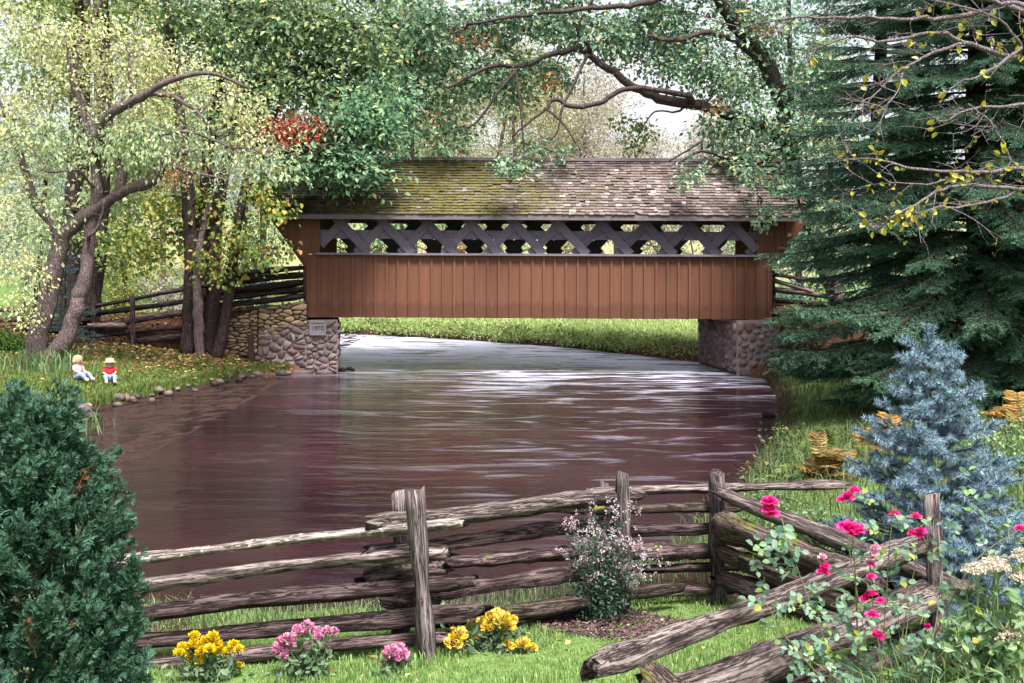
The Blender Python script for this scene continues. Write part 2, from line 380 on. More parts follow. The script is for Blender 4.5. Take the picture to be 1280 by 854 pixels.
M_board = board_mat(); M_tim = timber_mat('grey_violet_timber', (.11, .09, .125), (.20, .175, .225)); M_dark = timber_mat('dark_rafter_timber', (.03, .02, .018), (.07, .045, .04))
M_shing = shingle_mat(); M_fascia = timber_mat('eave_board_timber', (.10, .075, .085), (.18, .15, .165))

def strip(name, a, b, wid, th, nrm, mat, parent):
    """a straight timber from a to b; local X runs along it"""
    a, b = Vector(a), Vector(b); x = (b - a).normalized(); n = Vector(nrm).normalized(); y = n.cross(x).normalized(); n = x.cross(y)
    R = Matrix((x, y, n)).transposed().to_4x4(); L = (b - a).length; mb = MB(); box(mb, 0, L, -wid / 2, wid / 2, -th / 2, th / 2)
    return mb.build(name, mat, parent, mw=Matrix.Translation(a) @ R)

def build_bridge():
    rng = np.random.default_rng(11)
    br = thing('covered_bridge', 'brown boarded covered bridge with lattice sides and mossy shingle roof across the river', 'bridge', (0, YB, BZ))
    L = BX1 - BX0; nb = 41; bw = L / nb
    hb = ZS - BZ
    b1 = MB(); box(b1, -bw / 2 + .003, bw / 2 - .003, 0, .026, 0, hb); bme = b1.mesh('board', M_board)
    t1 = MB(); box(t1, -.026, .026, -.034, -.001, .0, hb - .01); tme = t1.mesh('batten', M_board)
    for side in (0, 1):
        y = YB if side == 0 else YB + BW
        for i in range(nb):
            dz = rng.uniform(-.006, .006)
            link('board', bme, br, Matrix.Translation((BX0 + bw * (i + .5), y - (.0 if side == 0 else .026) + rng.uniform(-.003, .003), BZ + dz)))
        if side == 0:
            for i in range(nb + 1):
                link('batten', tme, br, Matrix.Translation((BX0 + bw * i + rng.uniform(-.006, .006), y - .004, BZ + rng.uniform(-.005, .012))))
        # boards above the sill at both ends and the slanting portal cheeks
        for s in (-1, 1):
            xe = BX0 if s < 0 else BX1
            zt = ZE + .14; zk = P(640, 336, YB)[2]
            ed = [(0, .29, ZS, zt)]
            for (x0, x1, zlo, zhi) in ed:
                xa, xb = (xe + x0, xe + x1) if s < 0 else (xe - x1, xe - x0)
                mb = MB(); box(mb, xa, xb, y - .001, y + .026, zlo + .004, zhi); mb.build('board', M_board, br)
            n = 4; run = .92
            for k in range(n):                              # cheek boards, each cut on the slant
                u0, u1 = run * k / n, run * (k + 1) / n - .006
                z0 = zk + (zt - .1 - zk) * u0 / run; z1 = zk + (zt - .1 - zk) * u1 / run
                q = np.array([[u0, 0, z0], [u1, 0, z1], [u1, 0, zt], [u0, 0, zt]]); q2 = q + [0, .026, 0]
                V = np.concatenate([q, q2]); V[:, 0] = xe + (-V[:, 0] if s < 0 else V[:, 0]); V[:, 1] += y
                mb = MB(); mb.add(V, BOXF if s > 0 else BOXF[:, ::-1]); mb.build('board', M_board, br)
                if side == 0 and k:
                    xx = xe + s * u0; mb = MB(); box(mb, xx - .025, xx + .025, y - .02, y - .002, z0 + .03, zt); mb.build('batten', M_board, br)
            strip('portal_trim', (xe + s * .01, y - .012 if side == 0 else y + .03, zk - .02), (xe + s * run, y - .012 if side == 0 else y + .03, zt - .12), .09, .03, (0, 1, 0), M_board, br)
            strip('corner_post', (xe + s * .055, y + .05, BZ - .0), (xe + s * .055, y + .05, zk), .1, .1, (0, 1, 0), M_board, br)
        yo = y - .045 if side == 0 else y + .045
        strip('sill', (BX0 + .2, yo, ZS + .012), (BX1 - .2, yo, ZS + .012), .15, .055, (0, 0, 1), M_tim, br)
        # lattice of crossed planks
        x0, x1 = BX0 + .29, BX1 - .29; zt = ZE + .20; zb = ZS + .03; pit = 1.09; wd = .215
        xs0 = P(465, 313, YB)[0]; hgt = zt - zb
        for d in (1, -1):
            yy = y + (.02 if d > 0 else .075) if side == 0 else y - (.03 if d > 0 else .085)
            k0 = -14
            for k in range(k0, 16):
                if d > 0: xb = xs0 - .07 + k * pit; xt = xb - hgt * .95      # leans left going up
                else: xb = xs0 - .40 + k * pit; xt = xb + hgt * .95
                if side == 1: xb += .52; xt += .52
                # clip to the opening
                lo, hi = (xb, zb), (xt, zt); pts = []
                dx, dz = xt - xb, zt - zb; ts = [0, 1]
                for xc in (x0, x1):
                    tt = (xc - xb) / dx
                    if 0 < tt < 1: ts.append(tt)
                ts = sorted(ts); seg = [(a, b) for a, b in zip(ts, ts[1:]) if x0 - 1e-6 <= xb + dx * (a + b) / 2 <= x1 + 1e-6]
                if not seg: continue
                a, b = seg[0][0], seg[-1][1]
                if b - a < .2: continue
                strip('lattice_plank', (xb + dx * a, yy, zb + dz * a), (xb + dx * b, yy, zb + dz * b), wd if side == 0 else .27, .05, (0, 1, 0), M_tim, br)
        yc = y + .13 if side == 0 else y - .14
        zc = P(640, 294, YB + (0.13 if side == 0 else BW))[2]
        strip('chord', (BX0 + .1, yc, zc), (BX1 - .1, yc, zc), .07 if side == 0 else .20, .22 if side == 0 else .07, (0, 0, 1) if side == 0 else (0, 1, 0), M_tim, br)
        strip('top_plate', (BX0 - .9, y + .06 if side == 0 else y - .06, ZE + .24), (BX1 + .9, y + .06 if side == 0 else y - .06, ZE + .24), .16, .16, (0, 0, 1), M_dark, br)
    # floor, floor beams and end studs
    mb = MB(); box(mb, BX0 - .6, BX1 + .6, YB + .04, YB + BW - .04, BZ + .14, BZ + .2); mb.build('deck', M_dark, br)
    for yb in (YB + .14, YB + BW - .14):
        strip('beam', (BX0 + .02, yb, BZ + .07), (BX1 - .02, yb, BZ + .07), .12, .12, (0, 0, 1), M_dark, br)
    # roof
    ov = .42; ye = YB - ov; yr = YB + BW / 2; run = yr - ye; rise = ZR - (ZE + .1); SL = math.hypot(run, rise); sl = np.array([0, run / SL, rise / SL]); nr = np.array([0, -rise / SL, run / SL])
    eave = np.array([0, ye, ZE + .1])
    for s in (1, -1):
        d = sl * [1, s, 1]; nn = nr * [1, s, 1]; e = eave.copy()
        if s < 0: e[1] = YB + BW + ov
        mb = MB(); q = [e + [RX0, 0, 0], e + [RX1, 0, 0], e + d * SL + [RX1, 0, 0], e + d * SL + [RX0, 0, 0]]
        lo = [p - nn * .03 for p in q]; V = np.array(lo + q); mb.add(V, BOXF if s > 0 else BOXF[:, ::-1]); roof = mb.build('roof', M_dark, br)
        rows = 20; ex = SL / rows; sh = MB()
        for r in range(rows):
            x = RX0 - .02 - rng.uniform(0, .1)
            while x < RX1 - .03:
                wdt = rng.choice([.11, .14, .17, .21, .26], p=[.25, .3, .25, .15, .05]) * rng.uniform(.9, 1.1)
                xa, xb = max(x, RX0 - .03), min(x + wdt - .006, RX1 + .03); x += wdt
                if xb - xa < .03: continue
                if rng.random() < .008: continue
                lift = .012 + (rng.random() < .05) * rng.uniform(.01, .03); dr = rng.normal() * .007 + (rng.random() < .025) * rng.uniform(-.05, .02); tk = rng.uniform(.032, .048); sk = rng.normal() * .006
                b0 = e + d * (r * ex + dr - .02); b1 = e + d * (r * ex + ex * 1.55)
                V = []
                for base, up, hh in ((b0, lift, tk), (b1, .002, .006)):
                    o = base + nn * up
                    V += [o + [xa, 0, 0] + d * sk, o + [xb, 0, 0] - d * sk, o + [xb, 0, 0] + nn * hh - d * sk, o + [xa, 0, 0] + nn * hh + d * sk]
                FF = np.array([[0, 1, 2, 3], [3, 2, 6, 7], [0, 3, 7, 4], [1, 5, 6, 2]]); sh.add(np.array(V), FF if s > 0 else FF[:, ::-1])
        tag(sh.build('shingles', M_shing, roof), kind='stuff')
        strip('ridge_board', (RX0 - .03, yr - s * .045, ZR + .045), (RX1 + .03, yr - s * .045, ZR + .045), .13, .02, tuple(nn), M_fascia, roof)
        strip('eave_board', (RX0 - .02, e[1] - s * .0, ZE + .045), (RX1 + .02, e[1], ZE + .045), .13, .03, (0, 1, 0), M_fascia, roof)
        for gx in (RX0 - .015, RX1 + .015):
            strip('barge_board', tuple(e + np.array([gx, 0, 0]) - nn * .05), tuple(e + d * SL + np.array([gx, 0, 0]) - nn * .05), .12, .03, (1, 0, 0), M_fascia, roof)
        for rx in np.arange(RX0 + .3, RX1, .61):
            strip('rafter', tuple(e + np.array([rx, 0, 0]) - nn * .09 + d * .05), tuple(e + d * (SL - .06) + np.array([rx, 0, 0]) - nn * .09), .05, .11, tuple(nn), M_dark, roof)
    # gable ends above the portals
    for xg in (BX0 - .85, BX1 + .85):
        V = np.array([[xg, YB, ZE + .32], [xg, YB + BW, ZE + .32], [xg, yr, ZR - .14]]); mb = MB()
        V = np.concatenate([V, V + [.03, 0, 0]]); mb.add(V, [[0, 2, 1], [3, 4, 5]], [[0, 1, 4, 3], [1, 2, 5, 4], [2, 0, 3, 5]]); mb.build('gable', M_board, br)
build_bridge()

# ------------------------------------------------------------------ stonework
def clip_half(poly, a, nrm):
    out = []; n = len(poly)
    for i in range(n):
        p, q = poly[i], poly[(i + 1) % n]; dp, dq = np.dot(p - a, nrm), np.dot(q - a, nrm)
        if dp <= 0: out.append(p)
        if (dp < 0 < dq) or (dq < 0 < dp): out.append(p + (q - p) * dp / (dp - dq))
    return out
def voronoi(poly, n, aspect, rng, relax=2, jitter=1.0):
    sc = np.array([1 / aspect, 1.0]); poly = [np.array(p, float) * sc for p in poly]; lo, hi = np.min(poly, 0), np.max(poly, 0)
    def inside(p):
        s = 0
        for i in range(len(poly)):
            a, b = poly[i], poly[(i + 1) % len(poly)]; c = (b[0] - a[0]) * (p[1] - a[1]) - (b[1] - a[1]) * (p[0] - a[0])
            if c < 0: s += 1
        return s == 0 or s == len(poly)
    S = []
    while len(S) < n:
        p = rng.uniform(lo, hi)
        if inside(p): S.append(p)
    S = np.array(S)
    for it in range(relax + 1):
        cells = []
        for i in range(n):
            c = poly; d = np.linalg.norm(S - S[i], axis=1)
            for j in np.argsort(d)[1:22]:
                c = clip_half(c, (S[i] + S[j]) / 2, S[j] - S[i])
                if len(c) < 3: break
            cells.append(c)
        if it < relax: S = np.array([np.mean(c, 0) if len(c) > 2 else S[i] for i, c in enumerate(cells)])
    return [[p / sc for p in c] for c in cells if len(c) > 2]

def stone_mat(name, stops):
    m, t, out = nodes_of(name); oi = t.nodes.new('ShaderNodeObjectInfo'); n = noise(t, coords(t), 12, 5, .7)
    col = ramp(t, oi.outputs['Random'], stops); col = mixc(t, 1.0, col, ramp(t, n, [(.25, (.45, .45, .45)), (.75, (1.25, 1.22, 1.2))]), 'MULTIPLY')
    gp = t.nodes.new('ShaderNodeNewGeometry'); gs = t.nodes.new('ShaderNodeSeparateXYZ'); t.links.new(gp.outputs['Position'], gs.inputs[0])
    wet = ramp(t, mathn(t, 'ADD', gs.outputs[2], mathn(t, 'MULTIPLY', n, .12)), [(.10, (.32, .30, .30)), (.22, (1, 1, 1))]); col = mixc(t, 1.0, col, wet, 'MULTIPLY')
    princ(t, out, col, .85, .25, n, .02, .7); return m
M_field = stone_mat('fieldstone', [(0, (.13, .10, .11)), (.2, (.21, .165, .17)), (.4, (.19, .11, .115)), (.55, (.25, .20, .20)), (.7, (.15, .085, .095)), (.82, (.27, .18, .13)), (.9, (.22, .185, .19)), (1, (.08, .065, .08))])
M_ledge = stone_mat('ledge_stone', [(0, (.15, .11, .08)), (.3, (.27, .19, .12)), (.6, (.34, .25, .16)), (.85, (.40, .29, .17)), (1, (.2, .15, .13))])
def mortar_mat():
    m, t, out = nodes_of('mortar'); n = noise(t, coords(t), 25, 4, .7); princ(t, out, ramp(t, n, [(.3, (.16, .125, .13)), (.7, (.30, .25, .26))]), .95, .1, n, .01, .6); return m
M_mortar = mortar_mat()
def earth_mat():
    m, t, out = nodes_of('dark_earth'); n = noise(t, coords(t), 18, 4, .7); princ(t, out, ramp(t, n, [(.3, (.02, .012, .01)), (.7, (.06, .04, .03))]), .95, .1, n, .02, .6); return m
M_earth = earth_mat()

def stones_on(parent, poly, O, U, Vv, Nn, n, aspect, mat, seed, gap=.012, proud=.05, relax=2):
    rng = np.random.default_rng(seed); O, U, Vv, Nn = map(np.asarray, (O, U, Vv, Nn))
    for c in voronoi(poly, n, aspect, rng, relax):
        c = np.array(c); m = c.mean(0); d = np.linalg.norm(c - m, axis=1).mean()
        if d < .02: continue
        k = max(.4, 1 - gap / d); c = m + (c - m) * k
        r = []
        for i in range(len(c)):
            a, b = c[i], c[(i + 1) % len(c)]; r += [a * .72 + b * .28, a * .28 + b * .72]
        r = np.array(r); keep = [i for i in range(len(r)) if np.linalg.norm(r[i] - r[i - 1]) > .012]; r = r[keep]
        if len(r) < 4: continue
        q = len(r); pr = proud * rng.uniform(.5, 1.3); tl = rng.normal(size=2) * .12
        ring = lambda s, h: np.array([O + U * p[0] + Vv * p[1] + Nn * (h + np.dot(p - m, tl) * (h > 0)) for p in (m + (r - m) * s)])
        V = np.concatenate([ring(1, -.03), ring(.97, pr * .55), ring(.72, pr), [O + U * m[0] + Vv * m[1] + Nn * pr * 1.12]])
        i = np.arange(q); j = (i + 1) % q
        mb = MB(); mb.add(V, np.concatenate([np.stack([i, j, j + q, i + q], 1), np.stack([i + q, j + q, j + 2 * q, i + 2 * q], 1)]), np.stack([i + 2 * q, j + 2 * q, np.full(q, 3 * q)], 1))
        mb.build('stone', mat, parent, smooth=True)

def prism(mb, front, back):
    """solid between two outlines of the same length (front listed anticlockwise as seen from the camera)"""
    n = len(front); V = np.concatenate([front, back]); mb.add(V, [list(range(n))], [list(range(2 * n - 1, n - 1, -1))])
    i = np.arange(n); j = (i + 1) % n; mb.add(V, np.stack([i, i + n, j + n, j], 1))

SK = np.array([-.168, 1.0, 0])          # the river faces of both abutments run this way
def build_abutments():
    YA = YB - .12
    # left
    a = thing('stone_abutment', 'round fieldstone abutment with date plaque under the left end of the bridge', 'abutment', P(365, 468, YA))
    px = [(311, 462), (311, 422), (340, 409), (388, 400.5), (422, 400), (422, 476)]
    fr = np.array([P(x, y, YA) for x, y in px]); fr[0][2] = fr[-1][2] = -.5; bk = fr + SK * 2.75; mb = MB(); prism(mb, fr[::-1], bk[::-1]); mb.build('core', M_mortar, a)
    poly = [(p[0], p[2]) for p in fr]; poly = [(fr[0][0], .05 + fr[0][2] * 0)] + poly[1:-1] + [(fr[-1][0], -.02)]
    stones_on(a, poly, (0, YA, 0), (1, 0, 0), (0, 0, 1), (0, -1, 0), 92, 1.2, M_field, 21, gap=.015, relax=0)
    Ls = 2.7; stones_on(a, [(0, 0), (Ls, 0), (Ls, 1.25), (0, 1.25)], fr[-2] * [1, 1, 0], unit(SK), (0, 0, 1), (1, .168, 0), 46, 1.1, M_field, 22)
    # footing and plaque
    for i, (x, yy, wpx) in enumerate([(352, 470, 22), (378, 471, 30), (406, 472, 26)]):
        c = P(x, yy, YA - .12); s = wpx * MPP / 2; rock('footing_stone', (c[0], c[1], .0), (s, .2, .10), M_field, a, 900 + i)
    q = P(388, 418, YA)[0]; q2 = P(408, 400, YA)[0]; z0, z1 = P(398, 418.5, YA)[2], P(398, 402, YA)[2]
    mb = MB(); box(mb, q, q2, YA - .075, YA - .01, z0, z1); pl = mb.build('date_plaque', M_plaque, a)
    for (x0, x1, za, zb) in ((q - .0, q2, z1 - .03, z1 + .012), (q, q2, z0 - .01, z0 + .03), (q - .01, q + .03, z0 + .03, z1 - .03), (q2 - .03, q2 + .01, z0 + .03, z1 - .03)):
        mb = MB(); box(mb, x0, x1, YA - .09, YA - .074, za, zb); mb.build('plaque_rim', M_plaque, pl)
    cu = bpy.data.curves.new('date', 'FONT'); cu.body = '1970'; cu.size = .15; cu.extrude = .004; cu.align_x = 'CENTER'; cu.align_y = 'CENTER'; cu.materials.append(M_dark)
    tmp = bpy.data.objects.new('tmp', cu); COL.objects.link(tmp); dg = bpy.context.evaluated_depsgraph_get(); me = bpy.data.meshes.new_from_object(tmp.evaluated_get(dg)); bpy.data.objects.remove(tmp)
    link('date', me, pl, Matrix.Translation(((q + q2) / 2, YA - .08, (z0 + z1) / 2)) @ Matrix.Rotation(math.pi / 2, 4, 'X'))
    # right
    b = thing('stone_abutment', 'shaded stone abutment with pale mortar under the right end of the bridge', 'abutment', P(940, 466, YA))
    px = [(921, 474), (921, 401), (958, 400), (974, 404), (980, 474)]
    fr = np.array([P(x, y, YA) for x, y in px]); fr[0][2] = fr[-1][2] = -.5; bk = fr + SK * 2.75; mb = MB(); prism(mb, fr[::-1], bk[::-1]); mb.build('core', M_mortar, b)
    poly = [(fr[0][0] + .02, -.02)] + [(p[0], p[2]) for p in fr[1:-1]] + [(fr[-1][0], .0)]
    stones_on(b, poly, (0, YA, 0), (1, 0, 0), (0, 0, 1), (0, -1, 0), 40, 1.15, M_field, 23, gap=.03)
    stones_on(b, [(0, 0), (Ls, 0), (Ls, 1.3), (0, 1.3)], fr[1] * [1, 1, 0], unit(SK), (0, 0, 1), (-1, -.168, 0), 80, 1.05, M_field, 24, gap=.02)
    for i, (x, yy, wpx) in enumerate([(935, 470, 30), (966, 472, 26)]):
        c = P(x, yy, YA - .12); rock('footing_stone', (c[0], c[1], 0), (wpx * MPP / 2, .2, .1), M_field, b, 910 + i)
    # dry-laid retaining wall left of the bridge
    YW = YB - .3
    wl = thing('dry_stone_wall', 'dry laid wall of flat tan ledge stones left of the bridge', 'wall', P(330, 440, YW + .1))
    px = [(276, 446), (281, 402), (330, 384), (384, 376), (384, 404), (312, 440)]
    def colwall(pxs, seed, n, Yw, asp):
        fr = np.array([P(x, y, Yw) for x, y in pxs]); bk = fr + [0, .55, 0]; mb = MB(); prism(mb, fr[::-1], bk[::-1]); mb.build('core', M_earth, wl)
        stones_on(wl, [(p[0], p[2]) for p in fr], (0, Yw, 0), (1, 0, 0), (0, 0, 1), (0, -1, 0), n, asp, M_ledge, seed, gap=.009, proud=.06, relax=0)
    colwall([(276, 452), (282, 402), (322, 386), (322, 442)], 31, 46, YW + .1, 2.4)
    colwall([(322, 425), (322, 386), (384, 376), (384, 408)], 32, 42, YW + .2, 2.2)
    c = P(313, 440, YW); mb = MB(); 
    p_ = thing('timber_stub', 'short dark squared timber standing against the left stone abutment', 'timber', P(315, 450, YA - .1))
    strip('post', tuple(P(315, 455, YA - .12)), tuple(P(314, 418, YA - .12)), .14, .12, (0, 1, 0), M_dark, p_)
ICO = None
def rock(name, loc, s, mat, parent=None, seed=0, rough=.16):
    rng = np.random.default_rng(seed); nu, nv = 9, 6
    u = np.arange(nu) * 2 * math.pi / nu; v = np.linspace(0, math.pi, nv)[1:-1]
    V = [[0, 0, 1]] + [[math.sin(b) * math.cos(a), math.sin(b) * math.sin(a), math.cos(b)] for b in v for a in u] + [[0, 0, -1]]
    V = np.array(V); k = rng.normal(size=(5, 3)) * 1.7; ph = rng.uniform(0, 6, 5); V = V * (1 + rough * np.sin(V @ k.T + ph).sum(1, keepdims=True) / 2) * np.array(s)
    a = rng.uniform(0, 3.14); R = np.array([[math.cos(a), -math.sin(a), 0], [math.sin(a), math.cos(a), 0], [0, 0, 1]])
    if abs(s[0] - s[1]) < .5 * s[0]: V = V @ R.T
    m = nv - 2; i = np.arange(nu); j = (i + 1) % nu
    mb = MB(); Q = [np.stack([1 + r * nu + i, 1 + (r + 1) * nu + i, 1 + (r + 1) * nu + j, 1 + r * nu + j], 1) for r in range(m - 1)]
    mb.add(V, np.concatenate(Q), np.concatenate([np.stack([np.zeros(nu, int), 1 + i, 1 + j], 1), np.stack([np.full(nu, len(V) - 1), 1 + (m - 1) * nu + j, 1 + (m - 1) * nu + i], 1)]))
    return mb.build(name, mat, parent, smooth=True, mw=Matrix.Translation([float(q) for q in loc]))
def plaque_mat():
    m, t, out = nodes_of('cast_plaque_stone'); n = noise(t, coords(t), 30, 4, .7); princ(t, out, ramp(t, n, [(.3, (.13, .115, .135)), (.7, (.24, .215, .25))]), .8, .3, n, .006, .5); return m
M_plaque = plaque_mat()
build_abutments()
# ------------------------------------------------------------------ trees
M_bark_pale = barkmat('pinkish_grey_bark', (.075, .052, .058), (.22, .165, .17), 9, 5)
M_bark_dark = barkmat('dark_furrowed_bark', (.018, .012, .013), (.07, .048, .048), 6, 6)
M_bark_mid = barkmat('brown_bark', (.05, .033, .03), (.15, .11, .10), 6, 6)
M_bark_oak = barkmat('oak_bark', (.03, .022, .024), (.12, .09, .09), 7, 5)
G = {}
G['pale'] = leafmat('pale_yellow_leaves', [(0, (.30, .35, .14)), (.3, (.46, .50, .23)), (.6, (.60, .61, .34)), (.85, (.70, .68, .46)), (1, (.66, .55, .2))], .4)
G['palegreen'] = leafmat('pale_green_leaves', [(0, (0.207, 0.299, 0.149)), (.5, (0.368, 0.460, 0.253)), (.9, (0.540, 0.609, 0.391)), (1, (0.598, 0.575, 0.253))], .4)
G['oak'] = leafmat('oak_leaves', [(0, (0.078, 0.156, 0.098)), (.4, (0.169, 0.286, 0.182)), (.7, (0.260, 0.416, 0.273)), (.9, (0.442, 0.572, 0.364)), (.95, (0.546, 0.598, 0.286)), (.98, (0.520, 0.416, 0.182)), (1, (0.546, 0.312, 0.156))], .3)
G['maple'] = leafmat('green_maple_leaves', [(0, (.06, .12, .065)), (.4, (.14, .225, .11)), (.75, (.24, .34, .17)), (.93, (.42, .49, .24)), (1, (.62, .58, .22))], .35)
G['maple_blue'] = leafmat('bluish_maple_leaves', [(0, (0.068, 0.149, 0.088)), (.5, (0.149, 0.297, 0.162)), (.9, (0.270, 0.432, 0.257)), (1, (0.459, 0.513, 0.189))], .35)
G['yellow'] = leafmat('yellowing_leaves', [(0, (.09, .15, .035)), (.45, (.19, .27, .06)), (.75, (.36, .40, .09)), (.92, (.52, .42, .12)), (1, (.48, .20, .08))], .35)
G['orange'] = leafmat('orange_leaves', [(0, (.30, .12, .05)), (.5, (.48, .24, .12)), (1, (.55, .36, .20))], .35)
G['limegreen'] = leafmat('lime_green_leaves', [(0, (.12, .20, .06)), (.5, (.26, .36, .12)), (1, (.45, .50, .20))], .45)
G['red'] = leafmat('red_leaves', [(0, (.16, .03, .02)), (.5, (.34, .075, .045)), (.9, (.46, .15, .09)), (1, (.2, .2, .05))], .3)
G['far_pale'] = leafmat('far_pale_leaves', [(0, (.20, .23, .11)), (.5, (.38, .38, .22)), (1, (.52, .47, .33))], .4)  # pale leaf tones carry the haze and glare over distant trees
G['far_grey'] = leafmat('far_grey_leaves', [(0, (.26, .25, .20)), (.5, (.42, .38, .32)), (1, (.58, .53, .46))], .4)  # greys lightened in the colour for the same distant haze
G['far_green'] = leafmat('far_green_leaves', [(0, (0.070, 0.154, 0.049)), (.5, (0.154, 0.280, 0.084)), (1, (0.308, 0.420, 0.126))], .4)
G['far_teal'] = leafmat('far_teal_leaves', [(0, (0.055, 0.125, 0.109)), (.5, (0.117, 0.234, 0.203)), (1, (0.234, 0.359, 0.312))], .3)
G['bush'] = leafmat('bush_leaves', [(0, (.03, .08, .015)), (.5, (.08, .17, .03)), (1, (.17, .27, .05))], .3)

def limb_pts(rows, sub=5, rng=None, wob=.0):
    """rows of (px, py, distance, half width in px) -> points, radii"""
    r = smooth_path(rows, sub); pts = np.array([P(a, b, c) for a, b, c, d in r]); rad = r[:, 3] * r[:, 2] / F
    if wob and rng is not None and len(pts) > 4:
        n = len(pts); w = np.cumsum(rng.normal(size=(n, 3)), 0); w -= np.linspace(0, 1, n)[:, None] * w[-1]; pts = pts + w * wob * np.minimum(1, rad[:, None] * 12)
    return pts, np.maximum(rad, .004)

def bez(a, b, c, k):
    t = np.linspace(0, 1, k)[:, None]; return (1 - t) ** 2 * a + 2 * t * (1 - t) * b + t * t * c

class Tree:
    def __init__(s, name, label, cat, base, seed, bark, group=None):
        s.rng = np.random.default_rng(seed); s.o = thing(name, label, cat, base, group); s.bark = bark
        s.S = []; s.tw = MB(); s.lv = {}
    def trunk(s, rows, name='trunk', sides=8, wob=.012, sub=5):
        pts, rad = limb_pts(rows, sub, s.rng, wob); V = tube(pts, rad, sides); mb = MB(); vv = V[0].copy()
        vv += s.rng.normal(size=vv.shape) * np.repeat(np.concatenate([rad, [0, 0]]), [sides] * len(rad) + [1, 1])[:, None] * .07
        mb.add(vv, *V[1:]); mb.build(name, s.bark, s.o, smooth=True); s.S.append(pts)
    def limb3(s, pts, rad, sides=5):
        s.tw.add(*tube(pts, rad, sides)); s.S.append(pts)
    def limb(s, rows, sides=5, wob=.03):
        pts, rad = limb_pts(rows, 5, s.rng, wob)
        if s.S: pts[0] = s.near(pts[0])
        s.limb3(pts, rad, sides)
    def near(s, p):
        A = np.concatenate(s.S); d = np.linalg.norm(A - p, axis=1) + .5 * np.maximum(0, A[:, 2] - p[2]); return A[np.argmin(d)]
    def blob(s, px, py, Y, rx, ry, n, leaf, rd=None, clump=.28, per=38, L=.12, W=.6, droop=.3, sub=True, shape='diamond', flat=.7):
        rng = s.rng; c = P(px, py, Y); m = Y / F; R = np.array([rx * m, rd if rd else (rx + ry) * .5 * m, ry * m])
        if sub and np.linalg.norm(s.near(c) - c) > .6:
            q = s.near(c); d = np.linalg.norm(c - q); mid = (q + c) / 2 + [0, 0, .12 * d] + rng.normal(size=3) * .12 * d; p = bez(q, mid, c, 9); p[1:-1] += rng.normal(size=(7, 3)) * .025 * d
            s.limb3(p, np.linspace(min(.045, .016 * d + .012), .009, 9), 5)
        for k in range(n):
            u = rdir(rng, 1)[0] * rng.random() ** .42; p = c + u * R; q = s.near(p); d = np.linalg.norm(p - q)
            if d > .05:
                mid = (p + q) / 2 + [0, 0, .15 * d] + rng.normal(size=3) * .1 * d; path = bez(q, mid, p, 5); s.tw.add(*tube(path, np.linspace(.004 + .004 * min(d, 2), .003, 5), 3, False))
            N = max(4, int(per * rng.uniform(.5, 1.4))); off = rng.normal(size=(N, 3)) * clump * [1, 1, flat] * rng.uniform(.7, 1.3)
            C = p + off; C[:, 2] -= droop * np.abs(rng.normal(size=N)) * clump
            cn = unit(u * .7 + rng.normal(size=3) * .45 + np.array([0, -.15, .75])); D = unit(off) * .7 + rdir(rng, N) * .6 + [0, 0, -droop]; Nn = rdir(rng, N) * .55 + cn
            l = L * rng.uniform(.6, 1.25, N); leaves(s.lv.setdefault(leaf, MB()), C, D, Nn, l, l * W, .22, shape)
    def hang(s, px, py, Y, rx, n, length, leaf, L=.08, per=26):
        """fine hanging twigs strung with leaves"""
        rng = s.rng
        for k in range(n):
            p = P(px + rng.normal() * rx * .5, py + rng.normal() * 14, Y + rng.normal() * .5); q = s.near(p); l = length * rng.uniform(.5, 1.2); e = p + np.array([rng.normal() * .25, rng.normal() * .25, -l])
            path = bez(p, p + (e - p) * .4 + [rng.normal() * .15, 0, .1], e, 7); d = np.linalg.norm(p - q)
            if d > .05: s.tw.add(*tube(bez(q, (p + q) / 2 + [0, 0, .25 * d], p, 5), np.linspace(.010, .005, 5), 3, False))
            s.tw.add(*tube(path, np.linspace(.005, .002, 7), 3, False)); t = rng.random(per); C = np.array([np.interp(t, np.linspace(0, 1, 7), path[:, j]) for j in range(3)]).T + rng.normal(size=(per, 3)) * .05
            D = rdir(rng, per) + [0, 0, -.9]; ll = L * rng.uniform(.6, 1.2, per); leaves(s.lv.setdefault(leaf, MB()), C, D, rdir(rng, per) + [0, -.4, .4], ll, ll * .5)
    def done(s):
        if s.tw.n: s.tw.build('branches', s.bark, s.o, smooth=True)
        for i, (k, mb) in enumerate(s.lv.items()):
            mb.build('crown' if i == 0 else 'foliage', G[k], s.o)
        return s.o

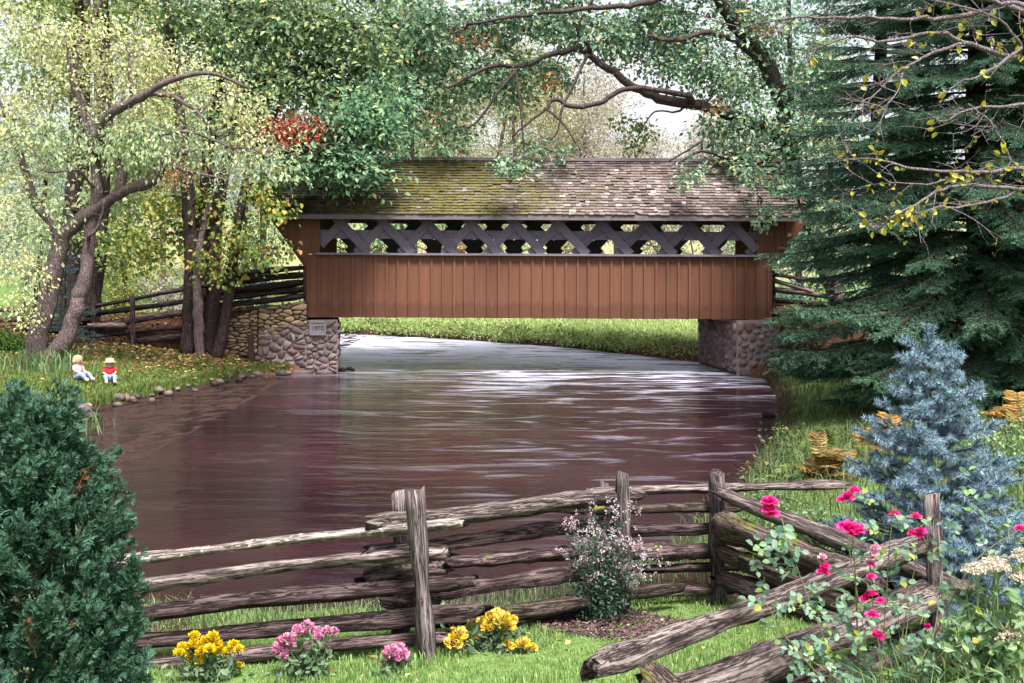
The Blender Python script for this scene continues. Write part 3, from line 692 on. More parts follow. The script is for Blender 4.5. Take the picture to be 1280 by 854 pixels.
def left_trees():
    # pale leaning tree on the bank
    b = ground_at(48, 453); Y = b[1]
    t = Tree('leaning_tree', 'pale yellow tree with two leaning crooked trunks on the left bank', 'tree', b, 101, M_bark_pale)
    t.trunk([(40, 462, Y, 17), (48, 425, Y, 13), (62, 370, Y, 12), (76, 305, Y, 10.5), (92, 281, Y, 9), (125, 259, Y, 7.5), (155, 239, Y - .2, 6.5), (188, 229, Y - .3, 8), (203, 207, Y - .4, 6), (215, 194, Y - .5, 4.5), (235, 192, Y - .6, 3)])
    t.trunk([(52, 458, Y - .1, 12), (72, 440, Y - .1, 12), (88, 415, Y - .1, 10), (97, 385, Y - .1, 9.5), (100, 370, Y - .1, 9.5), (107, 335, Y - .1, 8), (110, 290, Y, 7.5), (117, 240, Y, 7), (110, 180, Y, 6), (92, 110, Y, 4), (85, 60, Y, 2)])
    t.trunk([(146, 245, Y - .1, 7), (151, 222, Y - .1, 6.5), (144, 202, Y - .1, 6.5), (126, 186, Y - .1, 6.5), (121, 176, Y - .1, 6.5), (131, 150, Y - .3, 6), (158, 131, Y - .6, 5.5), (184, 118, Y - .9, 5), (212, 101, Y - 1, 4), (262, 92, Y - 1, 2.4), (310, 110, Y - .6, 1.4)], 'limb')
    for r in ([(184, 118, Y, 3.5), (215, 121, Y - .2, 3), (245, 140, Y - .4, 2.2), (272, 170, Y - .5, 1.2)], [(165, 130, Y, 3), (163, 100, Y, 2.2), (161, 70, Y, 1.2)], [(121, 176, Y, 5), (96, 120, Y, 4), (100, 60, Y, 3), (122, 18, Y, 2), (135, -30, Y, 1.5)],
              [(78, 300, Y, 7), (42, 235, Y + .4, 5), (12, 150, Y + .5, 4), (-25, 85, Y + .6, 3)], [(125, 180, Y, 4), (180, 172, Y - .6, 3), (235, 165, Y - .8, 2), (290, 185, Y - .9, 1.3)], [(205, 205, Y - .4, 3), (240, 215, Y - .6, 2), (285, 225, Y - .7, 1.2)],
              [(118, 235, Y, 3), (95, 215, Y - .5, 2.2), (60, 215, Y - .8, 1.4)], [(110, 300, Y - .2, 3), (125, 280, Y - .3, 2), (131, 250, Y - .4, 1.4)]): t.limb(r)
    for (x, y, rx, ry, n) in [(60, 55, 60, 45, 30), (135, 45, 60, 40, 30), (215, 85, 65, 40, 30), (285, 120, 50, 35, 20), (95, 110, 65, 35, 22), (25, 130, 50, 55, 22), (195, 140, 60, 28, 14), (310, 165, 45, 25, 14), (30, 215, 45, 45, 15), (15, 300, 35, 40, 11), (160, 95, 70, 30, 18), (10, 30, 40, 40, 12)]:
        t.blob(x, y, Y + .3, rx, ry, n, 'pale', rd=1.0, clump=.22, per=34, L=.10, W=.62, droop=.6)
    for (x, y, rx, ry, n) in [(150, 190, 55, 25, 14), (240, 175, 55, 25, 18), (60, 170, 60, 40, 18), (330, 195, 25, 18, 8), (60, 270, 40, 30, 9), (170, 165, 70, 30, 16)]:
        t.blob(x, y, Y - .3, rx, ry, n, 'palegreen', rd=1.0, clump=.24, per=38, L=.12, W=.5, droop=.8)
    for (x, y, n) in [(300, 190, 16), (250, 180, 16), (330, 185, 12), (200, 160, 10), (120, 150, 10), (40, 180, 12), (20, 250, 12)]: t.hang(x, y, Y - .5, 50, n, .8, 'palegreen')
    for (x, y, rx, ry, n) in [(35, 345, 26, 16, 8), (15, 375, 24, 16, 8), (30, 392, 18, 8, 4), (15, 330, 20, 14, 5)]: t.blob(x, y, Y - 1.2, rx, ry, n, 'pale', clump=.16, per=26, L=.09, droop=.6)
    t.done()
    # big dark trunks behind
    for (lab, rows, blobs, seed, leaf) in [
        ('tall dark trunk standing just right of the leaning tree', [(113, 432, 26.5, 15), (116, 410, 26.5, 12), (121, 340, 26.5, 11.5), (127, 270, 26.5, 11), (130, 190, 26.5, 10), (134, 100, 26.5, 9), (128, 0, 26.5, 7), (130, -80, 26.5, 5)],
         [(170, 5, 60, 30), (60, 0, 50, 30), (110, -60, 80, 40), (220, 40, 40, 25), (150, 300, 20, 25), (160, 190, 40, 30)], 111, 'limegreen'),
        ('straight dark trunk hidden behind the leaning tree', [(84, 428, 27.5, 15), (87, 400, 27.5, 12), (88, 330, 27.5, 11), (91, 250, 27.5, 10), (96, 150, 27.5, 9), (98, 40, 27.5, 7), (98, -50, 27.5, 5)],
         [(30, 60, 60, 40), (10, 190, 40, 50), (60, 280, 40, 35), (40, -30, 70, 35), (150, 240, 30, 30)], 112, 'palegreen'),
        ('brown trunk between two dark trunks on the left bank', [(99, 428, 28.5, 12), (101, 380, 28.5, 10), (101, 300, 28.5, 9.5), (103, 200, 28.5, 8.5), (106, 80, 28.5, 7), (108, -20, 28.5, 5)],
         [(180, 90, 60, 40), (70, 100, 50, 40), (120, 30, 60, 30), (200, 200, 40, 40)], 113, 'palegreen')]:
        b = P(*rows[0][:3]); b[2] = hz(b[0], b[1]); t = Tree('dark_trunk_tree', lab, 'tree', b, seed, M_bark_mid if seed == 113 else M_bark_dark, 'tall trees at the back of the left bank'); t.trunk(rows)
        for (x, y, rx, ry) in blobs: t.blob(x, y, rows[0][2] + .3, rx, ry, 22, leaf, rd=1.3, clump=.32, per=36, L=.17)
        t.done()
    # clump by the stone wall
    b = ground_at(258, 446, 20); Y = b[1]
    t = Tree('maple_clump', 'clump of dark maple trunks with yellowing leaves beside the stone wall', 'tree', b, 121, M_bark_dark)
    for rows in ([(236, 445, Y, 12), (240, 390, Y, 10), (243, 320, Y, 10), (238, 230, Y, 9), (228, 130, Y, 7), (215, 40, Y, 5), (200, -40, Y, 3)], [(262, 447, Y + .3, 11), (266, 390, Y + .3, 10), (269, 320, Y + .3, 9), (275, 240, Y + .3, 8), (305, 120, Y + .3, 6), (330, 30, Y + .3, 4), (345, -50, Y, 3)],
                 [(270, 450, Y - .1, 8), (277, 410, Y - .1, 7), (285, 350, Y - .1, 6.5), (293, 290, Y - .1, 6), (312, 200, Y, 4), (350, 130, Y, 3), (400, 70, Y, 2)], [(252, 440, Y + .5, 11), (254, 370, Y + .5, 10), (256, 290, Y + .5, 10), (262, 180, Y + .5, 8), (280, 70, Y + .5, 6), (300, -40, Y + .5, 4)]): t.trunk(rows)
    o_b = t.bark; t.bark = M_bark_pale; t.trunk([(251, 452, Y - .25, 5.5), (248, 410, Y - .25, 6.5), (246, 380, Y - .25, 6.5), (244, 340, Y - .25, 5), (249, 300, Y - .25, 4), (262, 250, Y - .3, 2)]); t.bark = o_b
    for r in ([(305, 120, Y, 5), (350, 90, Y, 4), (410, 80, Y + .2, 3), (470, 90, Y + .3, 2)], [(330, 30, Y, 4), (390, 20, Y, 3), (460, 40, Y, 2)], [(312, 200, Y, 3), (360, 190, Y - .4, 2.2), (410, 195, Y - .8, 1.6), (460, 215, Y - 1, 1.2)], [(285, 330, Y - .2, 2.5), (310, 310, Y - .6, 1.6), (350, 312, Y - .9, 1)]): t.limb(r)
    for (x, y, rx, ry, n) in [(345, 105, 60, 45, 46), (415, 95, 55, 50, 46), (295, 60, 60, 42, 40), (395, 35, 75, 35, 46), (455, 55, 50, 45, 34), (250, 15, 60, 30, 30), (330, 10, 70, 30, 36), (300, 150, 50, 25, 22), (440, 140, 45, 28, 26)]: t.blob(x, y, Y + .3, rx, ry, n, 'maple', rd=1.3, clump=.30, per=42, L=.17)
    for (x, y, rx, ry, n) in [(300, -90, 110, 60, 26), (400, -100, 110, 60, 26), (220, -120, 110, 60, 22), (320, -220, 120, 80, 26), (480, -60, 80, 50, 16)]: t.blob(x, y, Y + 1.0, rx, ry, n, 'maple', rd=2.0, clump=.45, per=34, L=.30)
    for (x, y, rx, ry, n) in [(440, 160, 40, 25, 26), (470, 120, 40, 35, 26), (450, 210, 38, 18, 22), (370, 208, 42, 16, 22), (410, 190, 40, 15, 18), (480, 165, 30, 25, 16)]: t.blob(x, y, Y - .6, rx, ry, n, 'maple_blue', rd=.8, clump=.26, per=40, L=.16)
    for (x, y, rx, ry, n, Z) in [(225, 290, 35, 35, 12, .4), (295, 298, 38, 20, 13, -.6), (338, 312, 22, 8, 6, -.9), (205, 245, 35, 35, 14, .6), (265, 250, 32, 24, 11, .2), (180, 300, 26, 30, 12, .6), (330, 235, 30, 14, 11, -.8), (345, 255, 18, 8, 4, -1), (250, 325, 30, 12, 6, -.5), (282, 335, 18, 10, 4, -.5)]: t.blob(x, y, Y + Z, rx, ry, n, 'yellow', rd=.6, clump=.20, per=26, L=.12, droop=.6, shape='oval', W=.85)
    for (x, y, rx, ry, n) in [(212, 212, 20, 12, 9), (235, 208, 16, 10, 6)]: t.blob(x, y, Y - .5, rx, ry, n, 'orange', rd=.4, clump=.18, per=26, L=.10, droop=.4)
    for (x, y, rx, ry, n) in [(385, 160, 32, 14, 22), (365, 172, 30, 13, 18), (405, 174, 20, 12, 11), (342, 160, 18, 8, 7)]: t.blob(x, y, Y - .8, rx, ry, n, 'red', rd=.5, clump=.18, per=38, L=.12, droop=.3)
    t.done()
left_trees()

def oak_tree():
    Y = 27.7; b = P(1056, 386, Y); b[2] = hz(b[0], b[1])
    t = Tree('leaning_oak', 'tall oak leaning left over the bridge roof from behind the spruce', 'tree', b, 131, M_bark_oak)
    t.bark = M_bark_pale; t.trunk([(1062, 398, Y, 13), (1052, 382, Y, 11), (1040, 358, Y, 10), (1020, 305, Y, 10), (1004, 262, Y, 10), (990, 205, Y, 10.5)]); t.bark = M_bark_oak
    t.trunk([(990, 206, Y, 10.4), (983, 150, Y, 11), (972, 108, Y - .2, 11), (952, 70, Y - .4, 10.5), (930, 38, Y - .6, 10), (905, 2, Y - .8, 9), (875, -60, Y - 1, 7), (850, -120, Y - 1, 5)], 'trunk', sides=9)
    for r in ([(986, 175, Y, 8), (945, 150, Y - .6, 8), (900, 134, Y - .9, 7.5), (865, 126, Y - 1, 7), (830, 120, Y - 1.2, 6.5), (800, 103, Y - 1.3, 5.5), (770, 82, Y - 1.4, 5), (738, 62, Y - 1.5, 4.5), (700, 62, Y - 1.6, 3.8), (655, 78, Y - 1.8, 3), (610, 85, Y - 1.9, 2.4), (560, 110, Y - 2, 1.5)],
              [(738, 62, Y - 1.5, 3), (722, 36, Y - 1.6, 3), (735, 5, Y - 1.7, 2.2), (760, -40, Y - 1.7, 1.5)], [(870, 125, Y - 1, 4), (830, 112, Y - 1.4, 3.6), (790, 110, Y - 1.6, 3.4), (760, 124, Y - 1.8, 3.2), (730, 132, Y - 1.9, 3.2), (700, 124, Y - 2, 3), (684, 136, Y - 2.1, 2.2), (664, 152, Y - 2.2, 1.6), (640, 172, Y - 2.2, 1.2)],
              [(738, 64, Y - 1.5, 2.6), (722, 95, Y - 1.8, 2), (706, 128, Y - 2, 1.8), (700, 160, Y - 2.1, 1.4), (688, 176, Y - 2.1, 1)], [(684, 136, Y - 2.1, 1.8), (700, 150, Y - 2, 1.5), (722, 185, Y - 2, 1), (726, 196, Y - 2, .8)],
              [(905, 0, Y - .8, 6), (860, -10, Y - 1.5, 5), (800, 10, Y - 2, 4), (740, 15, Y - 2.2, 3), (660, 20, Y - 2.3, 2.4), (590, 30, Y - 2.3, 1.6)], [(952, 70, Y - .4, 5), (900, 40, Y - 1.4, 4), (850, 50, Y - 1.8, 3), (810, 45, Y - 2, 2)],
              [(985, 190, Y, 5), (950, 195, Y - .7, 4), (915, 200, Y - 1, 3), (880, 190, Y - 1.2, 2), (845, 205, Y - 1.3, 1.2)], [(986, 205, Y, 4), (965, 225, Y - .8, 3), (945, 240, Y - 1.1, 2)], [(880, 172, Y - 1.2, 1.8), (858, 188, Y - 1.2, 1.4), (836, 202, Y - 1.2, 1)], [(655, 78, Y - 1.8, 2.4), (620, 120, Y - 1.9, 2), (600, 150, Y - 1.8, 1.5), (585, 160, Y - 1.6, 1)],
              [(640, 80, Y - 1.8, 2), (650, 140, Y - 1.9, 1.6), (655, 190, Y - 2, 1.1), (648, 215, Y - 2, .8)]): t.limb(r)
    Yc = Y - .7
    for (x, y, rx, ry, n) in [(555, 35, 70, 40, 48), (640, 25, 60, 30, 40), (720, 30, 50, 34, 34), (800, 30, 50, 36, 34), (870, 50, 45, 42, 34), (935, 25, 45, 36, 30), (600, 92, 60, 30, 38), (690, 85, 40, 20, 18), (515, 125, 42, 45, 34), (495, 55, 50, 45, 32), (560, 165, 36, 16, 12), (640, 118, 34, 14, 12),
                              (900, 95, 45, 30, 28), (952, 150, 36, 35, 28), (925, 190, 32, 22, 20), (962, 222, 30, 26, 22), (972, 255, 16, 22, 10), (840, 80, 36, 22, 20), (770, 50, 40, 26, 22), (900, 150, 30, 15, 10), (985, 60, 40, 50, 24), (530, 80, 50, 40, 24), (1010, 120, 34, 40, 22), (1005, 180, 30, 34, 20), (1000, 235, 24, 26, 14), (1030, 70, 40, 40, 20), (1035, 160, 30, 40, 18), (1020, 280, 22, 20, 8), (840, 10, 60, 25, 24), (700, -20, 120, 25, 30), (880, -40, 90, 30, 26)]:
        t.blob(x, y, Yc, rx, ry, n, 'oak', rd=1.2, clump=.24, per=32, L=.16, W=.62)
    for (x, y, rx, ry, n) in [(640, 208, 18, 16, 8), (662, 185, 16, 12, 6), (862, 212, 18, 8, 6), (855, 225, 12, 6, 3), (955, 262, 14, 18, 6), (940, 215, 20, 14, 8), (700, 190, 14, 8, 3), (575, 130, 14, 10, 4)]: t.blob(x, y, 25.3 if y > 200 else Yc - .3, rx, ry, n, 'oak', rd=.25, clump=.16, per=30, L=.13)
    for (x, y, rx, ry, n) in [(520, 60, 45, 35, 18), (600, 40, 50, 30, 16), (560, 120, 40, 25, 12), (700, 30, 50, 25, 12), (820, 60, 40, 25, 10), (640, 75, 40, 20, 10), (930, 110, 35, 30, 10)]: t.blob(x, y, Yc + 1.2, rx, ry, n, 'limegreen', rd=.8, clump=.24, per=30, L=.14)
    for (x, y, rx, ry, n) in [(860, -150, 120, 70, 26), (760, -110, 120, 50, 22), (950, -120, 90, 80, 22), (640, -80, 110, 40, 18), (880, -280, 130, 90, 26), (780, -230, 120, 70, 22)]: t.blob(x, y, Yc, rx, ry, n, 'oak', rd=2.0, clump=.45, per=34, L=.30)
    t.limb([(865, 126, Y - 1, 2), (845, 140, Y - .6, 1.4), (818, 140, Y - .2, 1), (800, 165, Y, .7)], 4)
    for (x, y, rx, ry, n) in [(790, 175, 15, 13, 7), (802, 152, 18, 9, 7), (815, 165, 8, 8, 3), (780, 150, 10, 8, 3)]: t.blob(x, y, Y, rx, ry, n, 'limegreen', rd=.3, clump=.13, per=16, L=.12, droop=.5, shape='oval', sub=False)
    for (x, y, r, n) in [(690, 106, 10, 4), (574, 48, 12, 4), (605, 52, 8, 3), (893, 132, 8, 3), (545, 145, 8, 2), (963, 35, 10, 3)]: t.blob(x, y, Yc - .7, r, r, n, 'orange', rd=.2, clump=.13, per=20, L=.11, sub=False)
    t.done()
oak_tree()

# ---- background woods, each tree by itself
def bg_tree(px, Y, top, w, leaf, seed, label, n=16, dens=1.0, Lf=.24, bark=None, low=.25):
    rng = np.random.default_rng(seed); x = (px - 640) / F * Y; z0 = hz(x, Y); base = HZ + (CAMZ - z0) * F / Y
    t = Tree('background_tree', label, 'tree', (x, Y, z0), seed, bark or M_bark_mid, 'trees behind the bridge')
    lean = rng.normal() * .05 * w; hgt = base - top
    t.trunk([(px, base + 3, Y, .02 * w + 1.2), (px + lean, base - hgt * .35, Y, .017 * w + 1), (px + lean * 2 + rng.normal() * 4, base - hgt * .7, Y, .012 * w + .7), (px + lean * 3, base - hgt * .95, Y, .8)], sides=6, sub=4)
    for k in range(n):
        a = rng.uniform(low, 1.0); yy = base - hgt * a; ww = w * (1.15 - .75 * a) * rng.uniform(.2, .9); xx = px + lean * 3 * a + rng.choice([-1, 1]) * ww * rng.uniform(.1, .8)
        t.blob(xx, yy, Y + rng.normal() * w * Y / F * .3, w * .33, w * .22, int(9 * dens), leaf, rd=w * .3 * Y / F, clump=.5, per=30, L=Lf, droop=.4)
    t.done()
def background():
    L = [(-60, 34, -40, 150, 'far_teal', 'blue green tree at the left edge behind the bank'), (40, 40, 60, 120, 'palegreen', 'pale green tree behind the leaning trunks'), (150, 37, 120, 90, 'yellow', 'yellow leaved tree above the left rail fence'), (205, 46, -20, 130, 'far_pale', 'pale straw coloured tree behind the maple clump'),
         (300, 40, 40, 120, 'maple', 'green tree behind the left end of the bridge roof'), (395, 50, -30, 150, 'far_green', 'bright green tree behind the mossy roof'), (500, 44, 10, 110, 'maple_blue', 'blue green tree over the left third of the roof'),
         (560, 62, 70, 120, 'far_pale', 'pale yellow tree left of the bright gap above the roof'), (650, 66, 60, 120, 'far_pale', 'pale yellowish tree straight above the middle of the roof'), (735, 74, 75, 110, 'far_grey', 'pale grey tree at the left of the white gap of sky'),
         (520, 48, -330, 150, 'maple', 'tall green tree whose trunk stands behind the left third of the roof'), (1000, 50, -330, 160, 'maple_blue', 'tall blue green tree whose trunk stands behind the right end of the roof'), (330, 44, -300, 150, 'maple', 'tall green tree behind the maple clump'), (120, 42, -280, 150, 'far_pale', 'tall straw coloured tree behind the dark left trunks'),
         (600, 84, 95, 150, 'far_pale', 'straw coloured far tree behind the left half of the bright gap'), (690, 90, 105, 150, 'far_pale', 'straw coloured far tree behind the middle of the roof'), (770, 88, 120, 130, 'far_grey', 'grey twiggy far tree just left of the white gap of sky'), (540, 92, 110, 160, 'far_grey', 'grey far tree behind the left third of the roof'),
         (880, 80, 140, 100, 'far_grey', 'pale grey low tree right of the white gap of sky'), (960, 52, 40, 100, 'maple_blue', 'blue green tree behind the leaning oak'), (1040, 44, -40, 150, 'far_teal', 'dark blue green tree behind the right end of the bridge'),
         (1150, 40, -80, 170, 'far_teal', 'dark blue green tree behind the big spruce'), (1290, 36, -80, 180, 'far_teal', 'dark tree at the right edge behind the spruce'), (250, 60, 100, 150, 'far_green', 'far green tree seen through the maple clump'), (90, 56, 160, 160, 'far_teal', 'far bluish tree seen between the left trunks'),
         (470, 78, 90, 150, 'far_green', 'far green tree low behind the left of the roof'), (790, 95, 172, 120, 'far_grey', 'hazy grey tree in the white gap of sky')]
    for i, (px, Y, top, wd, leaf, lab) in enumerate(L):
        k = Y / 45; thin = 1.5 if leaf == 'far_grey' else 2.2 if leaf == 'far_pale' else 1.0
        bg_tree(px, Y, top, wd, leaf, 200 + i, lab, n=18 if thin > 1 else 15, dens=1.5 * thin, Lf=(.13 if thin > 1 else .17) * k, bark=M_bark_pale if 'far_' in leaf and leaf != 'far_teal' else M_bark_dark, low=.5 if top < -200 else .12 if leaf in ('far_teal', 'maple_blue') else .2)
    # shrubs on the far lawn and behind the fences, seen under the crowns
    S = [(40, 31, 385, 45, 'far_teal', 'bluish shrub behind the left rail fence'), (150, 34, 350, 40, 'yellow', 'yellowing shrub behind the left rail fence'), (205, 35, 345, 34, 'far_grey', 'greyish twiggy shrub behind the left rail fence'), (320, 33, 300, 30, 'far_teal', 'dark shrub beside the left portal'),
         (440, 52, 300, 60, 'bush', 'bright green shrub seen through the left lattice'), (560, 56, 300, 60, 'red', 'reddish shrub seen through the lattice'), (720, 60, 290, 70, 'far_pale', 'pale shrub seen through the middle lattice'), (850, 60, 290, 70, 'far_pale', 'pale shrub seen through the right lattice'),
         (1000, 36, 330, 40, 'far_teal', 'teal shrub beside the right portal'), (1015, 32, 345, 22, 'bush', 'small bright green shrub above the right rails'), (1080, 32, 330, 60, 'far_teal', 'dark shrub behind the oak trunk'), (640, 58, 296, 60, 'far_green', 'green shrub seen through the centre lattice'), (930, 56, 296, 50, 'far_grey', 'grey shrub seen through the last lattice opening')]
    for i, (px, Y, top, wd, leaf, lab) in enumerate(S):
        rng = np.random.default_rng(300 + i); x = (px - 640) / F * Y; z0 = hz(x, Y); base = HZ + (CAMZ - z0) * F / Y
        t = Tree('background_shrub', lab, 'shrub', (x, Y, z0), 300 + i, M_bark_mid, 'shrubs behind the bridge')
        for k in range(4): t.limb([(px + rng.normal() * 3, base + 2, Y, 1.5), (px + rng.normal() * wd * .3, (base + top) / 2, Y, 1.2), (px + rng.normal() * wd * .5, top + 6, Y, .7)], 4)
        for k in range(7): t.blob(px + rng.normal() * wd * .4, rng.uniform(top + 8, base - 4), Y + rng.normal() * .4, wd * .3, min(wd * .25, 22), 10, leaf, clump=.3, per=26, L=.12 * Y / 36, sub=False)
        t.done()
background()

# ------------------------------------------------------------------ conifers
G['spruce'] = leafmat('spruce_needles', [(0, (0.026, 0.067, 0.043)), (.5, (0.067, 0.148, 0.093)), (.9, (0.123, 0.239, 0.157)), (1, (0.203, 0.319, 0.232))], .15, .6)
G['blue'] = leafmat('blue_spruce_needles', [(0, (0.081, 0.144, 0.201)), (.4, (0.172, 0.270, 0.356)), (.85, (0.276, 0.397, 0.494)), (1, (0.414, 0.529, 0.621))], .15, .55)
M_twig = barkmat('reddish_twig_bark', (.05, .028, .024), (.12, .065, .05), 20, 2)
M_sprbark = barkmat('spruce_trunk_bark', (.025, .014, .013), (.07, .045, .04), 6, 5)

def brush(nd, tw, a, b, rng, per_m, nl, nw, twr=.004, fwd=.7, cut=.25, bend=-.0):
    """a straight needle-covered shoot from a to b"""
    a, b = np.asarray(a), np.asarray(b); d = b - a; L = np.linalg.norm(d); d = d / max(L, 1e-6); n = max(5, int(L * per_m)); t = np.sqrt(rng.random(n)) if False else rng.random(n) * (1 - cut * 0) 
    C = a + d * (t * L)[:, None]; C[:, 2] += bend * L * (t * (1 - t)) * 4
    r = rdir(rng, n); r = unit(r - d * (r @ d)[:, None]); D = unit(r + d * fwd); leaves(nd, C, D, rdir(rng, n), nl * rng.uniform(.7, 1.2, n), nw, shape='needle')
    if tw is not None: tw.add(*tube(np.array([a, (a + b) / 2 + [0, 0, bend * L], b]), [twr, twr * .8, twr * .5], 3, False))

def bough_mesh(seed):
    """one drooping spruce bough, 3.2 m long, along +X"""
    rng = np.random.default_rng(seed); nd = MB(); tw = MB(); K = 14; t = np.linspace(0, 1, K); Lb = 3.2
    bp = np.stack([Lb * t, .06 * Lb * np.sin(t * 3 + rng.uniform(0, 6)) * t, .10 * Lb * t - .62 * Lb * t * t * (1.25 - .80 * t)], 1); tw.add(*tube(bp, np.linspace(.035, .005, K), 5, False)); n = 48
    at = lambda u: np.array([np.interp(u, t, bp[:, c]) for c in range(3)])
    for j in range(n):
        u = .10 + .88 * (j + rng.random()) / n; q = at(u); tan = unit(at(min(1, u + .04)) - at(u - .04)); side = unit(np.cross(tan, [0, 0, 1])) * (1 if j % 2 else -1)
        l = (.20 + .72 * (1 - u) ** .9) * rng.uniform(.65, 1.15); d = unit(tan * .9 + side * rng.uniform(.45, .95) + np.array([0, 0, -.22 + rng.normal() * .14])); m = 6; tt = np.linspace(0, 1, m); sp = q + d * (l * tt)[:, None]; sp[:, 2] -= .18 * l * tt * tt; tw.add(*tube(sp, np.linspace(.007, .002, m), 3, False))
        for k in range(m - 1): brush(nd, None, sp[k], sp[k + 1], rng, 250, .040, .0105, fwd=.9)
        ns = max(2, int(l / .075))
        for k in range(ns):
            v = .12 + .85 * (k + rng.random() * .5) / ns; q2 = np.array([np.interp(v, tt, sp[:, c]) for c in range(3)]); s2 = np.cross(d, [0, 0, 1]) * (1 if k % 2 else -1); d2 = unit(d * .9 + s2 * rng.uniform(.4, .8) + np.array([0, 0, -.42 + rng.normal() * .35])); brush(nd, None, q2, q2 + d2 * (.10 + .26 * l * (1 - v)) * rng.uniform(.7, 1.2), rng, 240, .038, .0105, fwd=.9)
    brush(nd, None, bp[-3], bp[-1] + (bp[-1] - bp[-2]) * .3, rng, 320, .032, .007, fwd=1.0)
    off = tw.n; mb = MB(); mb.V = tw.V + nd.V; mb.n = tw.n + nd.n; nt_ = sum(len(a) for l_ in tw.F.values() for a in l_)
    for k, l_ in tw.F.items(): mb.F.setdefault(k, []).extend(l_)
    for k, l_ in nd.F.items(): mb.F.setdefault(k, []).extend([a + off for a in l_])
    me = mb.mesh('bough', [G['spruce'], M_sprbark]); mi = np.array([1 if len(p.vertices) == 4 else 0 for p in me.polygons], np.int32); me.polygons.foreach_set('material_index', mi); return me
def big_spruces():
    rng = np.random.default_rng(41); protos = [bough_mesh(1000 + i) for i in range(5)]
    for (px, Y, H0, R0, zmin, lab, dz, ymax) in [(1222, 17.0, 15.0, 3.6, .30, 'huge dark green spruce with drooping boughs on the right bank', .245, .45), (1300, 21.5, 15.0, 3.4, .4, 'second dark spruce filling the gap behind the huge one at the right edge', .36, .3), (1098, 22.6, 15.0, 2.7, 1.6, 'narrow dark spruce behind the left side of the huge one', .4, .3)]:
        x = (px - 640) / F * Y; z0 = hz(x, Y); o = thing('spruce_tree', lab, 'tree', (x, Y, z0), 'big spruces on the right bank')
        mb = MB(); zs = np.linspace(0, H0, 16); mb.add(*tube(np.stack([x + .05 * np.sin(zs), Y + 0 * zs, z0 + zs - .1], 1), np.linspace(.22, .02, 16), 10)); mb.build('trunk', M_sprbark, o, smooth=True); z = zmin; cnt = 0
        while z < 9.6 and cnt < 286:
            R = R0 * (1 - z / H0) ** .72 * (1 if z > .9 else .88) + .15; nbr = 11; a0 = rng.uniform(0, 6.28)
            for k in range(nbr):
                az = a0 + k * 2 * math.pi / nbr + rng.normal() * .17
                if math.sin(az) > ymax: continue
                Lb = R * rng.uniform(.72, 1.08) / 3.2; me = protos[rng.integers(5)]
                M = Matrix.Translation((x, Y, z0 + z + rng.normal() * .08)) @ Matrix.Rotation(az, 4, 'Z') @ Matrix.Rotation(rng.normal() * .07 - (.10 if z > 5 else 0), 4, 'Y') @ Matrix.Rotation(rng.normal() * .15, 4, 'X') @ Matrix.Diagonal((Lb, min(1.15, Lb * 1.05 + .1), Lb * rng.uniform(.75, 1.05), 1))
                link('bough', me, o, M); cnt += 1
            z += rng.uniform(.85, 1.15) * dz
        if R0 == 3.6:
            for k in range(11):
                az = math.radians(168 + 6.5 * k + rng.normal() * 3); Lb = rng.uniform(.8, 1.02); link('bough', protos[k % 5], o, Matrix.Translation((x, Y, z0 + .75 + .25 * rng.random())) @ Matrix.Rotation(az, 4, 'Z') @ Matrix.Rotation(-.03 + .05 * rng.normal(), 4, 'Y') @ Matrix.Diagonal((Lb, 1.15, Lb * .8, 1)))
big_spruces()

